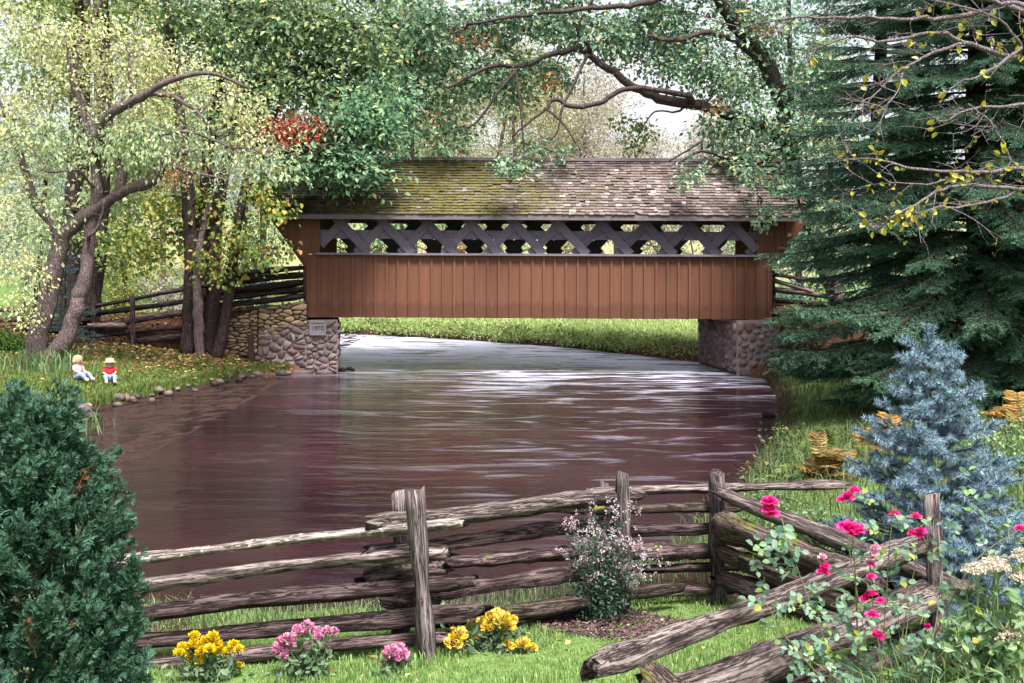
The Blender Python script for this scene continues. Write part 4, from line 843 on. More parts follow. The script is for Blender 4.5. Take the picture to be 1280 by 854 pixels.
def blue_spruce():
    rng = np.random.default_rng(43); Y = 7.8; top = P(1161, 408, Y); x = P(1166, 690, Y)[0]; z0 = hz(x, Y); H0 = top[2] - z0
    o = thing('blue_spruce', 'young silvery blue spruce standing in front of the big dark spruce', 'tree', (x, Y, z0))
    sh = MB(); nd = MB(); tr = MB(); zs = np.linspace(0, H0 - .22, 8); pth = np.stack([np.linspace(x, top[0], 8), Y + 0 * zs, z0 + zs], 1); tr.add(*tube(pth, np.linspace(.032, .011, 8), 7)); tr.build('trunk', M_twig, o, smooth=True)
    def shoot(a, b, th=1.0): brush(nd, sh, a, b, rng, 1000, .046 * th, .0056, .006, .5)
    tp = pth[-1]
    for d, l in (((-.10, -.05, 1), .24), ((.14, -.05, 1), .24), ((-.75, -.15, .45), .26), ((-.6, .2, .5), .2), ((.72, -.2, .36), .22), ((.5, .5, .4), .2), ((.1, -.7, .5), .2)): shoot(tp, tp + unit(np.array(d)) * l)
    z = .10
    while z < H0 - .28:
        fr = 1 - z / H0; R = .08 + .76 * fr ** .9; nbr = 9 if fr > .35 else 7; a0 = rng.uniform(0, 6.28)
        for k in range(nbr):
            az = a0 + k * 6.283 / nbr + rng.normal() * .22; dr = np.array([math.cos(az), math.sin(az), 0])
            if dr[1] > .7: continue
            Lb = R * rng.uniform(.75, 1.12); up = .12 + .38 * (1 - fr); base = np.array([np.interp(z, zs, pth[:, 0]), Y, z0 + z]); e = base + dr * Lb + [0, 0, up * Lb]
            side = np.array([-dr[1], dr[0], 0]); mid = (base + e) / 2 - [0, 0, .06 * Lb]; bp = bez(base, mid, e, 6); sh.add(*tube(bp, np.linspace(.009, .004, 6), 4, False))
            shoot(bp[-2], e + (e - bp[-2]) * .5)
            n = max(5, int(Lb * 14))
            for j in range(n):
                u = .06 + .90 * (j + rng.random() * .6) / n; q = np.array([np.interp(u, np.linspace(0, 1, 6), bp[:, c]) for c in range(3)]); s = 1 if j % 2 else -1; l = (.10 + .14 * (1 - u)) * rng.uniform(.75, 1.2) * min(1, .55 + Lb)
                d = unit(dr * .75 + side * s * rng.uniform(.5, .9) + [0, 0, rng.uniform(-.05, .35)]); shoot(q, q + d * l)
                if rng.random() < .6: d = unit(dr * .6 + side * -s * .25 + [0, 0, .75]); shoot(q, q + d * l * .7)
        z += rng.uniform(.11, .15)
    sh.build('branches', M_twig, o); nd.build('needles', G['blue'], o)
blue_spruce()

def sapling_spruce():
    rng = np.random.default_rng(44); b = ground_at(82, 440, 20); b = np.array([(82 - 640) / F * 25, 25, 0]); b[2] = hz(b[0], b[1])
    o = thing('spruce_sapling', 'small bluish spruce sapling behind the two leaning trunks', 'tree', b); nd = MB(); tw = MB(); H0 = 2.3
    tw.add(*tube(np.array([b, b + [0, 0, H0]]), [.03, .006], 5)); z = .15
    while z < H0:
        R = .85 * (1 - z / H0) + .08; a0 = rng.uniform(0, 6)
        for k in range(6):
            az = a0 + k * 1.05; dr = np.array([math.cos(az), math.sin(az), rng.normal() * .3]); a = b + [0, 0, z + rng.normal() * .09]; e = a + dr * R; brush(nd, tw, a, e, rng, 110, .05, .012, .006, .6)
            for u in (.4, .6, .8):
                q = a + dr * R * u; s = np.array([-dr[1], dr[0], 0]); 
                for sg in (1, -1): brush(nd, None, q, q + unit(dr + s * sg) * R * .35, rng, 110, .05, .012)
        z += .2
    tw.build('trunk', M_sprbark, o); nd.build('needles', G['blue_dull'], o)
G['blue_dull'] = leafmat('dull_blue_needles', [(0, (.04, .08, .09)), (.5, (.08, .14, .16)), (1, (.15, .22, .25))], .1)
sapling_spruce()
# ------------------------------------------------------------------ split-rail fences
M_rail = woodmat('weathered_split_rail', (.095, .068, .068), (.27, .225, .215), lichen=(.46, .44, .37), lich_amt=.66)
M_raildark = woodmat('dark_damp_rail', (.04, .024, .027), (.15, .108, .108), moss=(.10, .12, .015), moss_amt=.80)
M_railpale = woodmat('lichen_covered_rail', (.22, .18, .17), (.50, .45, .42), lichen=(.60, .58, .46), lich_amt=.56)
M_railmoss = woodmat('mossy_rail', (.05, .035, .03), (.15, .115, .10), lichen=(.34, .32, .24), lich_amt=.68, moss=(.13, .135, .025), moss_amt=.70)
M_post = woodmat('grey_fence_post', (.11, .085, .09), (.27, .225, .23), lichen=(.4, .4, .34), lich_amt=.72)
M_railfar = woodmat('far_dark_rail', (.03, .018, .02), (.10, .07, .07)); M_rail_pink = woodmat('bleached_pinkish_rail', (.20, .14, .13), (.42, .33, .32))

def rail(parent, A, B, ra, rb, mat, seed, name='rail', bow=.02, sides=11, seg=20, flat=.8, gnarl=.14, extra=None):
    """a split log from A to B (world points), local X along it: angular section, wavering edges, ragged ends"""
    rng = np.random.default_rng(seed); A, B = Vector([float(v) for v in A]), Vector([float(v) for v in B]); x = (B - A).normalized(); y = Vector((0, 0, 1)).cross(x)
    y = y.normalized() if y.length > .05 else Vector((0, 1, 0)); z = x.cross(y); L = (B - A).length
    a = np.sort(np.arange(sides) * 2 * math.pi / sides + rng.normal(size=sides) * .22); prof = 1 + rng.normal(size=sides) * gnarl; prof[rng.integers(sides)] *= 1.25
    t = np.linspace(0, 1, seg); V = np.zeros((seg, sides, 3)); ph = rng.uniform(0, 6, 8)
    cy = bow * L * .25 * np.sin(t * 3.1 + ph[0]) + .004 * np.sin(t * 11 + ph[1]); cz = bow * L * .5 * (np.sin(t * 3.6 + ph[2]) * .6 + .25 * np.sin(t * 9 + ph[3])); tw = .35 * np.sin(t * 2 + ph[4])
    rr = np.interp(t, [0, 1], [ra, rb]) * (1 + .10 * np.sin(t * 7 + ph[5]) + .06 * np.sin(t * 17 + ph[6]) + rng.normal(size=seg) * .05)
    rr[0] *= extra or .72; rr[-1] *= extra or .72; xo = t * L
    for i in range(seg):
        an = a + tw[i]; j = prof + rng.normal(size=sides) * gnarl * .35
        V[i, :, 0] = xo[i] + (rng.normal(size=sides) * (.012 if extra else .035) if i in (0, seg - 1) else 0); V[i, :, 1] = cy[i] + rr[i] * j * np.cos(an); V[i, :, 2] = cz[i] + rr[i] * j * np.sin(an) * flat
    i0 = (np.arange(seg - 1)[:, None] * sides + np.arange(sides)).ravel(); j0 = (np.arange(seg - 1)[:, None] * sides + (np.arange(sides) + 1) % sides).ravel()
    mb = MB(); mb.add(V.reshape(-1, 3), np.stack([i0, j0, j0 + sides, i0 + sides], 1), ) ; n = seg * sides
    mb.F.setdefault(sides, []).append(np.array([list(range(sides))[::-1], list(range(n - sides, n))]))
    R = Matrix((x, y, z)).transposed().to_4x4(); return mb.build(name, mat, parent, smooth=True, mw=Matrix.Translation(A) @ R)

def post(parent, px0, py0, px1, py1, Y, hw, mat, seed, name='post'):
    a = P(px1, py1, Y); b = P(px0, py0, Y); a = a + (a - b) * .12; return rail(parent, a, b, hw * Y / F, hw * Y / F * .95, mat, seed, name, bow=.006, sides=7, seg=12, flat=.9, gnarl=.08, extra=.98)

def near_fence():
    o = thing('split_rail_fence', 'weathered grey split rail fence zigzagging along the near river bank', 'fence', ground_at(530, 822))
    def rl(x0, y0, Y0, r0, x1, y1, Y1, r1, m, s, **k): rail(o, P(x0, y0, Y0), P(x1, y1, Y1), r0 * Y0 / F, r1 * Y1 / F, m, s, **k)
    # left panel
    rl(120, 699, 7.0, 8, 580, 657, 6.48, 9.5, M_railpale, 1); rl(110, 736, 7.0, 11, 560, 690, 6.50, 11, M_rail, 2)
    rl(110, 774, 6.98, 12.5, 590, 727, 6.5, 12, M_raildark, 31); rl(110, 807, 6.95, 10.5, 600, 763, 6.48, 13, M_raildark, 4); rl(110, 840, 6.9, 9, 560, 799, 6.45, 11, M_raildark, 5)
    # second panel
    rl(464, 651, 6.60, 13, 800, 621, 7.95, 11, M_rail, 6, bow=.03); rl(462, 688, 6.62, 11, 770, 652, 7.95, 13, M_raildark, 7, bow=.03); rl(560, 708, 6.9, 10, 760, 684, 7.95, 9, M_raildark, 8, bow=.03)
    rl(455, 722, 6.66, 12, 560, 711, 7.0, 12, M_raildark, 9); rl(480, 748, 6.64, 14, 790, 703, 7.95, 12, M_raildark, 10, bow=.03); rl(520, 778, 6.64, 11, 850, 735, 7.95, 10, M_railmoss, 11, bow=.02); rl(540, 802, 6.66, 15, 760, 766, 7.8, 17, M_raildark, 12, bow=.03)
    rl(484, 745, 6.6, 17, 545, 752, 6.75, 16, M_raildark, 13)
    # third panel
    rl(735, 616, 8.0, 6.5, 1062, 606, 9.2, 6, M_rail, 14, bow=.012); rl(700, 637, 7.85, 7, 925, 634, 8.5, 8, M_railmoss, 15, bow=.012); rl(725, 666, 7.95, 8, 930, 657, 8.5, 8, M_raildark, 16, bow=.015); rl(775, 692, 7.95, 11, 925, 688, 8.45, 11, M_raildark, 17, bow=.015)
    rl(765, 715, 7.95, 6, 930, 708, 8.4, 6, M_raildark, 18, bow=.015); rl(775, 742, 7.95, 8, 925, 735, 8.35, 7, M_raildark, 19, bow=.015)
    # panel that comes back towards the camera
    rl(900, 615, 8.1, 11, 1200, 735, 6.95, 19, M_rail, 20, bow=.012); rl(898, 650, 8.1, 19, 1110, 735, 7.2, 20, M_railmoss, 21, bow=.012); rl(898, 690, 8.1, 13, 1080, 765, 7.2, 16, M_railmoss, 22, bow=.012); rl(898, 722, 8.1, 13, 1060, 782, 7.2, 15, M_raildark, 23, bow=.012)
    # nearest panel, lower right
    rl(742, 834, 4.5, 22, 1160, 683, 6.9, 14, M_rail, 24, bow=.014, seg=22); rl(800, 888, 4.6, 30, 1175, 742, 6.95, 20, M_rail, 25, bow=.012, seg=22); rl(860, 935, 4.7, 30, 1180, 786, 6.95, 20, M_raildark, 26, bow=.012, seg=22); rl(806, 838, 4.55, 22, 905, 930, 4.3, 30, M_railmoss, 27, seg=12, bow=.01)
    for i, (a) in enumerate([(518, 612, 534, 826, 6.30, 12), (499, 615, 503, 815, 6.80, 9.5), (779, 590, 779, 768, 7.72, 9.5), (756, 603, 757, 765, 8.15, 8), (898, 590, 899, 756, 8.22, 11), (1164, 618, 1172, 800, 6.78, 12)]): post(o, *a, M_post, 60 + i)
near_fence()

def far_fences():
    o = thing('rail_fence', 'dark split rail fence climbing to the bridge behind the left bank', 'fence', ground_at(165, 431, 20))
    def rl(x0, y0, Y0, x1, y1, Y1, r, m, s): rail(o, P(x0, y0, Y0), P(x1, y1, Y1), r * Y0 / F, r * Y1 / F, m, s, bow=.012, seg=9, sides=7)
    Ya = 26.1
    rl(112, 384, Ya, 262, 357, Ya - .5, 3.2, M_railfar, 71); rl(105, 394, Ya, 250, 374, Ya - .4, 4, M_railfar, 72); rl(112, 409, Ya - .1, 250, 390, Ya - .5, 4.5, M_railfar, 73); rl(110, 407.5, Ya - .3, 156, 407, Ya - .4, 4.5, M_rail_pink, 74); rl(108, 420, Ya - .2, 240, 408, Ya - .5, 4.5, M_railfar, 75); rl(155, 428, Ya - .4, 240, 418, Ya - .5, 4, M_railfar, 76)
    rl(-20, 400, Ya + .3, 120, 398, Ya, 4.5, M_railfar, 77); rl(-20, 412, Ya + .3, 115, 409, Ya, 5, M_railfar, 78); rl(-20, 388, Ya + .3, 120, 386, Ya, 3.5, M_railfar, 79); rl(160, 400, Ya - .2, 240, 388, Ya - .3, 4, M_rail_pink, 70)
    post(o, 165, 370, 166, 432, Ya - .6, 3.2, M_railfar, 80); post(o, 116, 376, 117, 425, Ya - .3, 3.5, M_railfar, 81); post(o, 30, 380, 30, 425, Ya, 3.5, M_railfar, 82)
    Yb = 26.1
    for i, y in enumerate((333, 342, 351, 360, 369)): rl(268, y + 14, Yb + .1, 382, y + 1, Yb + .1 - .02 * i, 5.2, M_railfar, 84 + i)
    post(o, 381, 326, 382, 378, Yb - .05, 3, M_railfar, 83)
    r = thing('rail_fence', 'split rail fence leading off the right end of the bridge behind the spruce', 'fence', P(1000, 388, 27))
    o = r
    for i, (x0, y0, x1, y1, rr, m) in enumerate([(962, 342, 1042, 356, 4, M_railfar), (960, 349, 1020, 366, 3.5, M_rail_pink), (961, 362, 1045, 372, 4.5, M_rail_pink), (960, 374, 1050, 382, 4, M_railfar), (958, 379, 1025, 383, 3.6, M_rail_pink)]): rl(x0, y0, 26.6 + .05 * i, x1, y1, 26.8, rr, m, 95 + i)
    post(o, 1040, 346, 1041, 390, 26.9, 3.2, M_railfar, 99); post(o, 966, 338, 967, 384, 26.75, 3, M_railfar, 100)
far_fences()

# ------------------------------------------------------------------ arborvitae in the left foreground
G['cedar'] = leafmat('arborvitae_sprays', [(0, (.014, .046, .029)), (.45, (.036, .098, .060)), (.85, (.085, .19, .125)), (.97, (.12, .21, .15)), (1, (.20, .09, .04))], .15, .6)
G['brown'] = leafmat('dead_brown_foliage', [(0, (.14, .06, .03)), (.6, (.26, .12, .06)), (1, (.34, .20, .10))], .2)
def sprays(mb, C, D, N, S, rng, nside=5, curl=.25):
    """flat fern-like fans of scale foliage: a spine and side fingers, all vectorised"""
    D = unit(D); Sd = unit(np.cross(D, N)); N = np.cross(Sd, D); n = len(C); S = S[:, None]
    def finger(base, d, l, wd): leaves(mb, base, d, N + rng.normal(size=(n, 3)) * .25, l[:, 0], wd[:, 0], .15)
    finger(C, D, S, S * .16)
    for k in range(nside):
        u = .12 + .75 * k / nside
        for s in (1, -1):
            l = S * (.55 * (1 - u) + .16) * rng.uniform(.75, 1.2, (n, 1)); d = unit(D * .8 + Sd * s * rng.uniform(.55, .85, (n, 1)) + rng.normal(size=(n, 3)) * .12 - N * curl * .3); b = C + D * S * u; finger(b, d, l, l * .20)
            if k < nside - 1: d2 = unit(d * .8 + Sd * s * .2 + D * .6); finger(b + d * l * .45, d2, l * .5, l * .13); finger(b + d * l * .3, unit(d * .8 - Sd * s * .25 + D * .1), l * .4, l * .12)
def arborvitae():
    rng = np.random.default_rng(51); Y = 5.3; cx = P(52, 700, Y)[0]; z0 = hz(cx, Y); zt = P(40, 452, Y)[2]; Hh = zt - z0
    o = thing('arborvitae', 'dense dark green arborvitae bush filling the lower left corner', 'bush', (cx, Y, z0)); tr = MB()
    tr.add(*tube(np.array([[cx, Y, z0 - .05], [cx + .02, Y, z0 + Hh * .5], [cx - .03, Y, z0 + Hh * .92]]), [.05, .035, .01], 7)); tr.build('trunk', M_bark_mid, o, smooth=True)
    protos = []
    for k in range(7):                                     # branchlets along +X, each a spray of flat fans
        mb = MB(); dead = k == 6; L = .27; n = 64 if not dead else 18; u = rng.random(n) ** .8; t = np.linspace(0, 1, 5); st = np.stack([L * t, 0 * t, .10 * L * t * t], 1); mb.add(*tube(st, np.linspace(.006, .002, 5), 4, False))
        C = np.stack([L * u, rng.normal(size=n) * .012, .10 * L * u * u + rng.normal(size=n) * .01], 1); a = rng.uniform(0, 6.283, n); D = np.stack([.75 + 0 * a, np.cos(a) * .85, np.sin(a) * .85 + .25], 1); sprays(mb, C, D, rdir(rng, n), rng.uniform(.035, .070, n) * (1.15 - .35 * u), rng, 5 if not dead else 3)
        me = mb.mesh('branchlet', [G['brown'] if dead else G['cedar'], M_bark_mid]); protos.append(me)
    def prof(u): return float(np.interp(u, [0, .08, .3, .5, .7, .85, .95, 1], [.42, .48, .50, .47, .38, .25, .12, .03]))
    inn = MB(); n = 3200; uu = rng.random(n) ** .8; aa = rng.uniform(-math.pi, math.pi, n); rr = np.array([prof(v) for v in uu]) * rng.uniform(.35, .86, n); oo = np.stack([np.cos(aa), np.sin(aa), 0 * aa], 1)
    sprays(inn, np.column_stack([cx + rr * np.cos(aa), Y + rr * np.sin(aa), z0 + uu * Hh * .86]), oo * .6 + rdir(rng, n) * .5 + [0, 0, .6], rdir(rng, n), rng.uniform(.07, .12, n), rng, 3); tag(inn.build('inner_foliage', G['cedar'], o), kind='stuff')
    cnt = 0
    while cnt < 298:
        u = rng.random() ** 1.05; az = rng.uniform(-math.pi, math.pi)
        if math.sin(az) > .3: continue
        R = prof(u) * (1 + .09 * math.sin(az * 5 + u * 17) + .06 * math.sin(az * 9 - u * 31)); up = math.radians(rng.uniform(28, 66) + 12 * u); s = rng.uniform(.8, 1.2); reach = .25 * s * math.cos(up); r = max(.02, R - reach - (.12 if rng.random() < .3 else 0) * rng.random())
        M = Matrix.Translation((cx + r * math.cos(az), Y + r * math.sin(az), z0 + u * Hh * .82 - .02)) @ Matrix.Rotation(az + rng.normal() * .3, 4, 'Z') @ Matrix.Rotation(-up, 4, 'Y') @ Matrix.Rotation(rng.uniform(0, 6.28), 4, 'X') @ Matrix.Scale(s, 4)
        dead = rng.random() < .045; link('branchlet', protos[6] if dead else protos[rng.integers(6)], o, M); cnt += 1
arborvitae()

# ------------------------------------------------------------------ grass, litter, stones
G['grass'] = leafmat('near_grass_blades', [(0, (.10, .19, .05)), (.5, (.20, .33, .10)), (.88, (.33, .45, .17)), (1, (.50, .48, .26))], .35, .5)
G['bankgrass'] = leafmat('bank_grass_blades', [(0, (.06, .11, .025)), (.5, (.12, .19, .045)), (.85, (.19, .25, .07)), (1, (.33, .27, .10))], .3, .6)
G['farlawn'] = leafmat('far_lawn_blades', [(0, (.28, .34, .12)), (.5, (.44, .50, .20)), (1, (.58, .60, .32))], .35, .6)
G['litter'] = leafmat('fallen_leaves', [(0, (.10, .035, .025)), (.35, (.22, .08, .05)), (.7, (.36, .20, .09)), (.9, (.5, .36, .12)), (1, (.6, .48, .3))], .15)
G['reed'] = leafmat('reed_blades', [(0, (.06, .13, .05)), (.5, (.13, .22, .09)), (.9, (.24, .32, .15)), (1, (.42, .38, .18))], .3, .5)

def blades(name, label, xy, hgt, wid, leaf, seed, cat='grass', lean=.45, parent=None, zoff=0):
    rng = np.random.default_rng(seed); n = len(xy); z = H(xy[:, 0], xy[:, 1]) + zoff; B = np.column_stack([xy, z - .01]); a = rng.uniform(0, 6.283, n); ld = np.stack([np.cos(a), np.sin(a), 0 * a], 1); S = np.stack([-np.sin(a + rng.normal(size=n) * .8), np.cos(a), 0 * a], 1)
    h = (hgt * rng.uniform(.45, 1.15, n))[:, None]; w_ = (wid * rng.uniform(.7, 1.3, n))[:, None]; le = (lean * rng.random(n) ** .8)[:, None]
    m = B + [0, 0, 1] * h * .6 + ld * h * le * .35; t = B + [0, 0, 1] * h * (1 - .35 * le) + ld * h * le * 1.05
    V = np.stack([B - S * w_ * .5, B + S * w_ * .5, m + S * w_ * .38, m - S * w_ * .38, t], 1).reshape(-1, 3); k = np.arange(n)[:, None] * 5
    mb = MB(); mb.add(V, k + np.array([[0, 1, 2, 3]]), k + np.array([[3, 2, 4]])); o = mb.build(name, G[leaf], parent)
    if parent is None: tag(o, label, cat, kind='stuff')
    return o
def scatter(rng, n, x0, x1, y0, y1, smin=.05, smax=99, fn=None, lim=(-60, 1340)):
    out = []; tot = 0
    while tot < n:
        p = np.column_stack([rng.uniform(x0, x1, n), rng.uniform(y0, y1, n)]); s = sdist(p[:, 0], p[:, 1]); k = (s > smin) & (s < smax)
        px = 640 + p[:, 0] / p[:, 1] * F; k &= (px > lim[0]) & (px < lim[1])
        if fn is not None: k &= fn(p[:, 0], p[:, 1], s, rng)
        p = p[k]; out.append(p); tot += len(p)
        if len(p) == 0: break
    return np.concatenate(out)[:n]
def bed(x, y): return ((x - .72) / .62) ** 2 + ((y - 7.35) / .42) ** 2 < 1
def all_grass():
    rng = np.random.default_rng(61)
    xy = scatter(rng, 70000, -3.6, 3.6, 4.6, 8.4, .08, 99, lambda x, y, s, r: (~bed(x, y)) & (r.random(len(x)) < np.where(x > 1.9 + (y - 6) * .2, .35, 1.0)))
    patch = .75 + .35 * np.sin(xy[:, 0] * 3.1 + 1) * np.sin(xy[:, 1] * 2.7) + .2 * np.sin(xy[:, 0] * 8)
    blades('lawn_grass', 'bright green mown grass in front of the near rail fence', xy, .075 * np.clip(patch, .5, 1.3), .0065, 'grass', 62)
    xy = scatter(rng, 22000, 2.4, 7.5, 5.0, 13.5, .1, 99, lim=(1150, 2300)); blades('side_grass', 'longer grass around the foot of the crab apple right of the blue spruce', xy, .13, .010, 'reed', 67, lean=.8)
    xy = scatter(rng, 2400, -4.2, 2.2, 7.4, 10.2, .02, .75); blades('shore_grass', 'tall loose grass at the water behind the near fence', xy, .19, .006, 'reed', 63, lean=.8)
    xy = scatter(rng, 50000, -13, -4, 18, 27.5, .06, 99, lambda x, y, s, r: (y < 25.8 + .15 * np.sin(x * 3)) & (r.random(len(x)) < np.clip(1.25 - (y - 21) * .17 - .05 * np.sin(x * 4), .12, 1)))
    blades('bank_grass', 'short grass with fallen leaves on the left bank', xy, .10, .015, 'bankgrass', 64, lean=.7)
    xy = scatter(rng, 4500, -9, -5.5, 18, 26, .0, .22); blades('bank_edge_grass', 'long grass overhanging the left shore stones', xy, .20, .012, 'bankgrass', 65, lean=.9)
    xy = scatter(rng, 30000, -16, 9, 28.5, 52, .1, 14, lambda x, y, s, r: (y > 29 + 0 * x)); blades('far_lawn', 'pale sunlit lawn on the far bank under the bridge', xy, .15, .035, 'farlawn', 66, lean=.7)
    # weedy lip of the far bank
    mb = MB(); xy = scatter(rng, 4200, -16, 7, 28.5, 46, -.22, .8, lambda x, y, s, r: (y > 29) & (r.random(len(x)) < .25 + .75 * (np.sin(x * 3.7 + y * 1.3) + np.sin(x * 1.9 - y * 2.1) > .1))); n = len(xy); z = np.maximum(.2, H(xy[:, 0], xy[:, 1]))
    C = np.column_stack([xy, z - .06 + rng.random(n) * .16 * (1 + np.sin(xy[:, 0] * 2.3) * .5)]); C = np.repeat(C, 5, 0) + rng.normal(size=(n * 5, 3)) * [.12, .12, .07]; N = len(C); l = rng.uniform(.06, .14, N); leaves(mb, C, rdir(rng, N) + [0, -.3, .2], rdir(rng, N) + [0, -.3, .9], l, l * .55); tag(mb.build('bank_weeds', G['weeds'], None), 'low leafy weeds along the edge of the far bank', 'plants', kind='stuff')
    # fallen leaves
    mb = MB(); xy = scatter(rng, 5200, -13, -4.6, 19, 27, .05, 99, lambda x, y, s, r: r.random(len(x)) < np.clip((y - 20.5) * .2, .06, 1) + .8 * (x > -7.4) * (y > 24.2)); n = len(xy); l = rng.uniform(.06, .13, n)
    leaves(mb, np.column_stack([xy, H(xy[:, 0], xy[:, 1]) + rng.uniform(.015, .07, n)]), rdir(rng, n) * [1, 1, .25], rdir(rng, n) * .6 + [0, 0, 1], l, l * .7, .15); tag(mb.build('fallen_leaves', G['litter'], None), 'red brown fallen leaves under the trees of the left bank', 'leaves', kind='stuff')
    mb = MB(); xy = scatter(rng, 1500, -20, -9, 27, 36, .05, 99); xy2 = scatter(rng, 120, -3, 3, 5, 8.3, .05, 99); xy = np.concatenate([xy, xy2]); n = len(xy); l = rng.uniform(.05, .12, n) * np.where(xy[:, 1] < 10, .4, 1)
    leaves(mb, np.column_stack([xy, H(xy[:, 0], xy[:, 1]) + rng.uniform(.02, .07, n)]), rdir(rng, n) * [1, 1, .25], rdir(rng, n) * .6 + [0, 0, 1], l, l * .7, .15); tag(mb.build('fallen_leaves', G['litter'], None), 'scattered dead leaves on the slope behind the left fence', 'leaves', kind='stuff')
G['weeds'] = leafmat('bank_weed_leaves', [(0, (.07, .12, .03)), (.35, (.20, .28, .08)), (.8, (.36, .42, .16)), (1, (.50, .46, .22))], .3)
all_grass()

def shore_stones():
    rng = np.random.default_rng(72)
    spec = [(102, 512, 15, 8, 'large flat tan stone at the water beside the arborvitae'), (114, 520, 10, 6, 'pale flat stone half in the water nearest the arborvitae'), (88, 507, 10, 7, 'pinkish stone tucked behind the arborvitae tip'), (158, 498, 5, 6, 'upright tan stone below the red shirted statue'), (189, 501, 6, 5, 'round pale stone on the left shore')]
    for i, (x, y, a, b, lab) in enumerate(spec):
        g = ground_at(x, y + b * .5, 12); m = g[1] / F; tag(rock('shore_stone', (g[0], g[1], g[2] + b * m * .35), (a * m, a * m * .8, b * m), M_field, None, 500 + i), lab, 'stone', 'stones along the left shore')
    sh = [(-7.95, 19.4), (-7.66, 20.3), (-7.3, 21.3), (-7.0, 22.2), (-6.75, 23.3), (-6.5, 24.5), (-6.1, 25.3), (-5.4, 25.6)]; sh = smooth_path(sh, 9); n = 44
    for i in range(n):
        k = i / (n - 1) * (len(sh) - 1); q = sh[int(k)] + (sh[min(len(sh) - 1, int(k) + 1)] - sh[int(k)]) * (k % 1); q = q + rng.normal(size=2) * .13 + [-.02, 0]; s = .045 + .11 * rng.random() ** 2
        tag(rock('shore_stone', (q[0], q[1], max(.02, min(.12, hz(q[0], q[1]))) + s * .1), (s, s * rng.uniform(.7, 1), s * rng.uniform(.4, .75)), M_shore, None, 540 + i), 'small rounded stone in the line along the left shore', 'stone', 'small stones along the left shore')
    for i, (x, y, r) in enumerate([(428, 462, 5), (440, 463, 3.5), (435, 466, 4)]):
        c = P(x, y, 26.4); tag(rock('river_stone', (c[0], 26.4 + i * .1, .03), (r * MPP, r * MPP, r * MPP * .6), M_darkstone, None, 600 + i), ['dark wet stone nearest the left abutment foot in the river', 'smallest dark wet stone standing off the left abutment', 'low dark wet stone in front of the two by the left abutment'][i], 'stone', 'wet stones by the left abutment')
    c = P(962, 521, 19.2); tag(rock('river_stone', (c[0], c[1], .02), (.16, .1, .07), M_darkstone, None, 610), 'dark stone breaking the water by the spruce tips', 'stone')
M_shore = stone_mat('shore_stone_mix', [(0, (.06, .045, .05)), (.35, (.16, .12, .12)), (.7, (.26, .20, .19)), (1, (.36, .29, .26))])
M_darkstone = stone_mat('dark_wet_stone', [(0, (.03, .02, .022)), (1, (.07, .045, .045))])
shore_stones()
# ------------------------------------------------------------------ garden flowers
def petalmat(name, stops): return leafmat(name, stops, .3, .5)
G['yel'] = petalmat('yellow_petals', [(0, (.55, .36, .0)), (.5, (.78, .56, .01)), (1, (.85, .68, .04))])
G['yel2'] = petalmat('buttery_petals', [(0, (.60, .38, .02)), (.5, (.82, .62, .08)), (.92, (.88, .75, .25)), (1, (.35, .13, .04))])
G['pink'] = petalmat('pink_petals', [(0, (.50, .11, .28)), (.5, (.68, .26, .45)), (1, (.80, .48, .60))])
G['mag'] = petalmat('magenta_petals', [(0, (.50, .005, .12)), (.5, (.74, .015, .22)), (1, (.84, .07, .34))])
G['ltpink'] = petalmat('light_pink_petals', [(0, (.65, .22, .36)), (1, (.82, .45, .55))])
G['cream'] = petalmat('cream_florets', [(0, (.42, .33, .26)), (.4, (.62, .54, .44)), (1, (.80, .74, .64))])
G['lilac'] = petalmat('pale_lilac_florets', [(0, (.30, .22, .26)), (.4, (.45, .38, .44)), (.8, (.60, .53, .58)), (1, (.35, .12, .15))])
G['mumleaf'] = leafmat('grey_green_flower_leaves', [(0, (.05, .10, .055)), (.5, (.11, .18, .10)), (1, (.20, .28, .17))], .3)
G['roseleaf'] = leafmat('rose_leaves', [(0, (.05, .11, .07)), (.45, (.12, .22, .15)), (.8, (.24, .36, .27)), (.95, (.20, .33, .06)), (1, (.34, .30, .06))], .35, .4)
G['shrubleaf'] = leafmat('dark_shrub_leaves', [(0, (.02, .055, .04)), (.6, (.055, .11, .075)), (1, (.12, .16, .11))], .25)
G['sedumleaf'] = leafmat('sedum_leaves', [(0, (.08, .16, .07)), (.5, (.17, .28, .13)), (.9, (.28, .38, .20)), (1, (.36, .42, .1))], .35, .45)
G['fern'] = leafmat('green_fern', [(0, (.10, .17, .04)), (1, (.30, .36, .12))], .35); G['fernbrown'] = leafmat('browned_fern', [(0, (.12, .07, .02)), (.5, (.24, .16, .05)), (1, (.34, .26, .10))], .3); G['ferngold'] = leafmat('golden_fern', [(0, (.24, .13, .03)), (1, (.42, .26, .07))], .3)
M_stem = leafmat('green_stems', [(0, (.09, .15, .05)), (1, (.16, .22, .09))], 0); M_cane = leafmat('woody_canes', [(0, (.10, .10, .045)), (1, (.20, .18, .09))], 0)

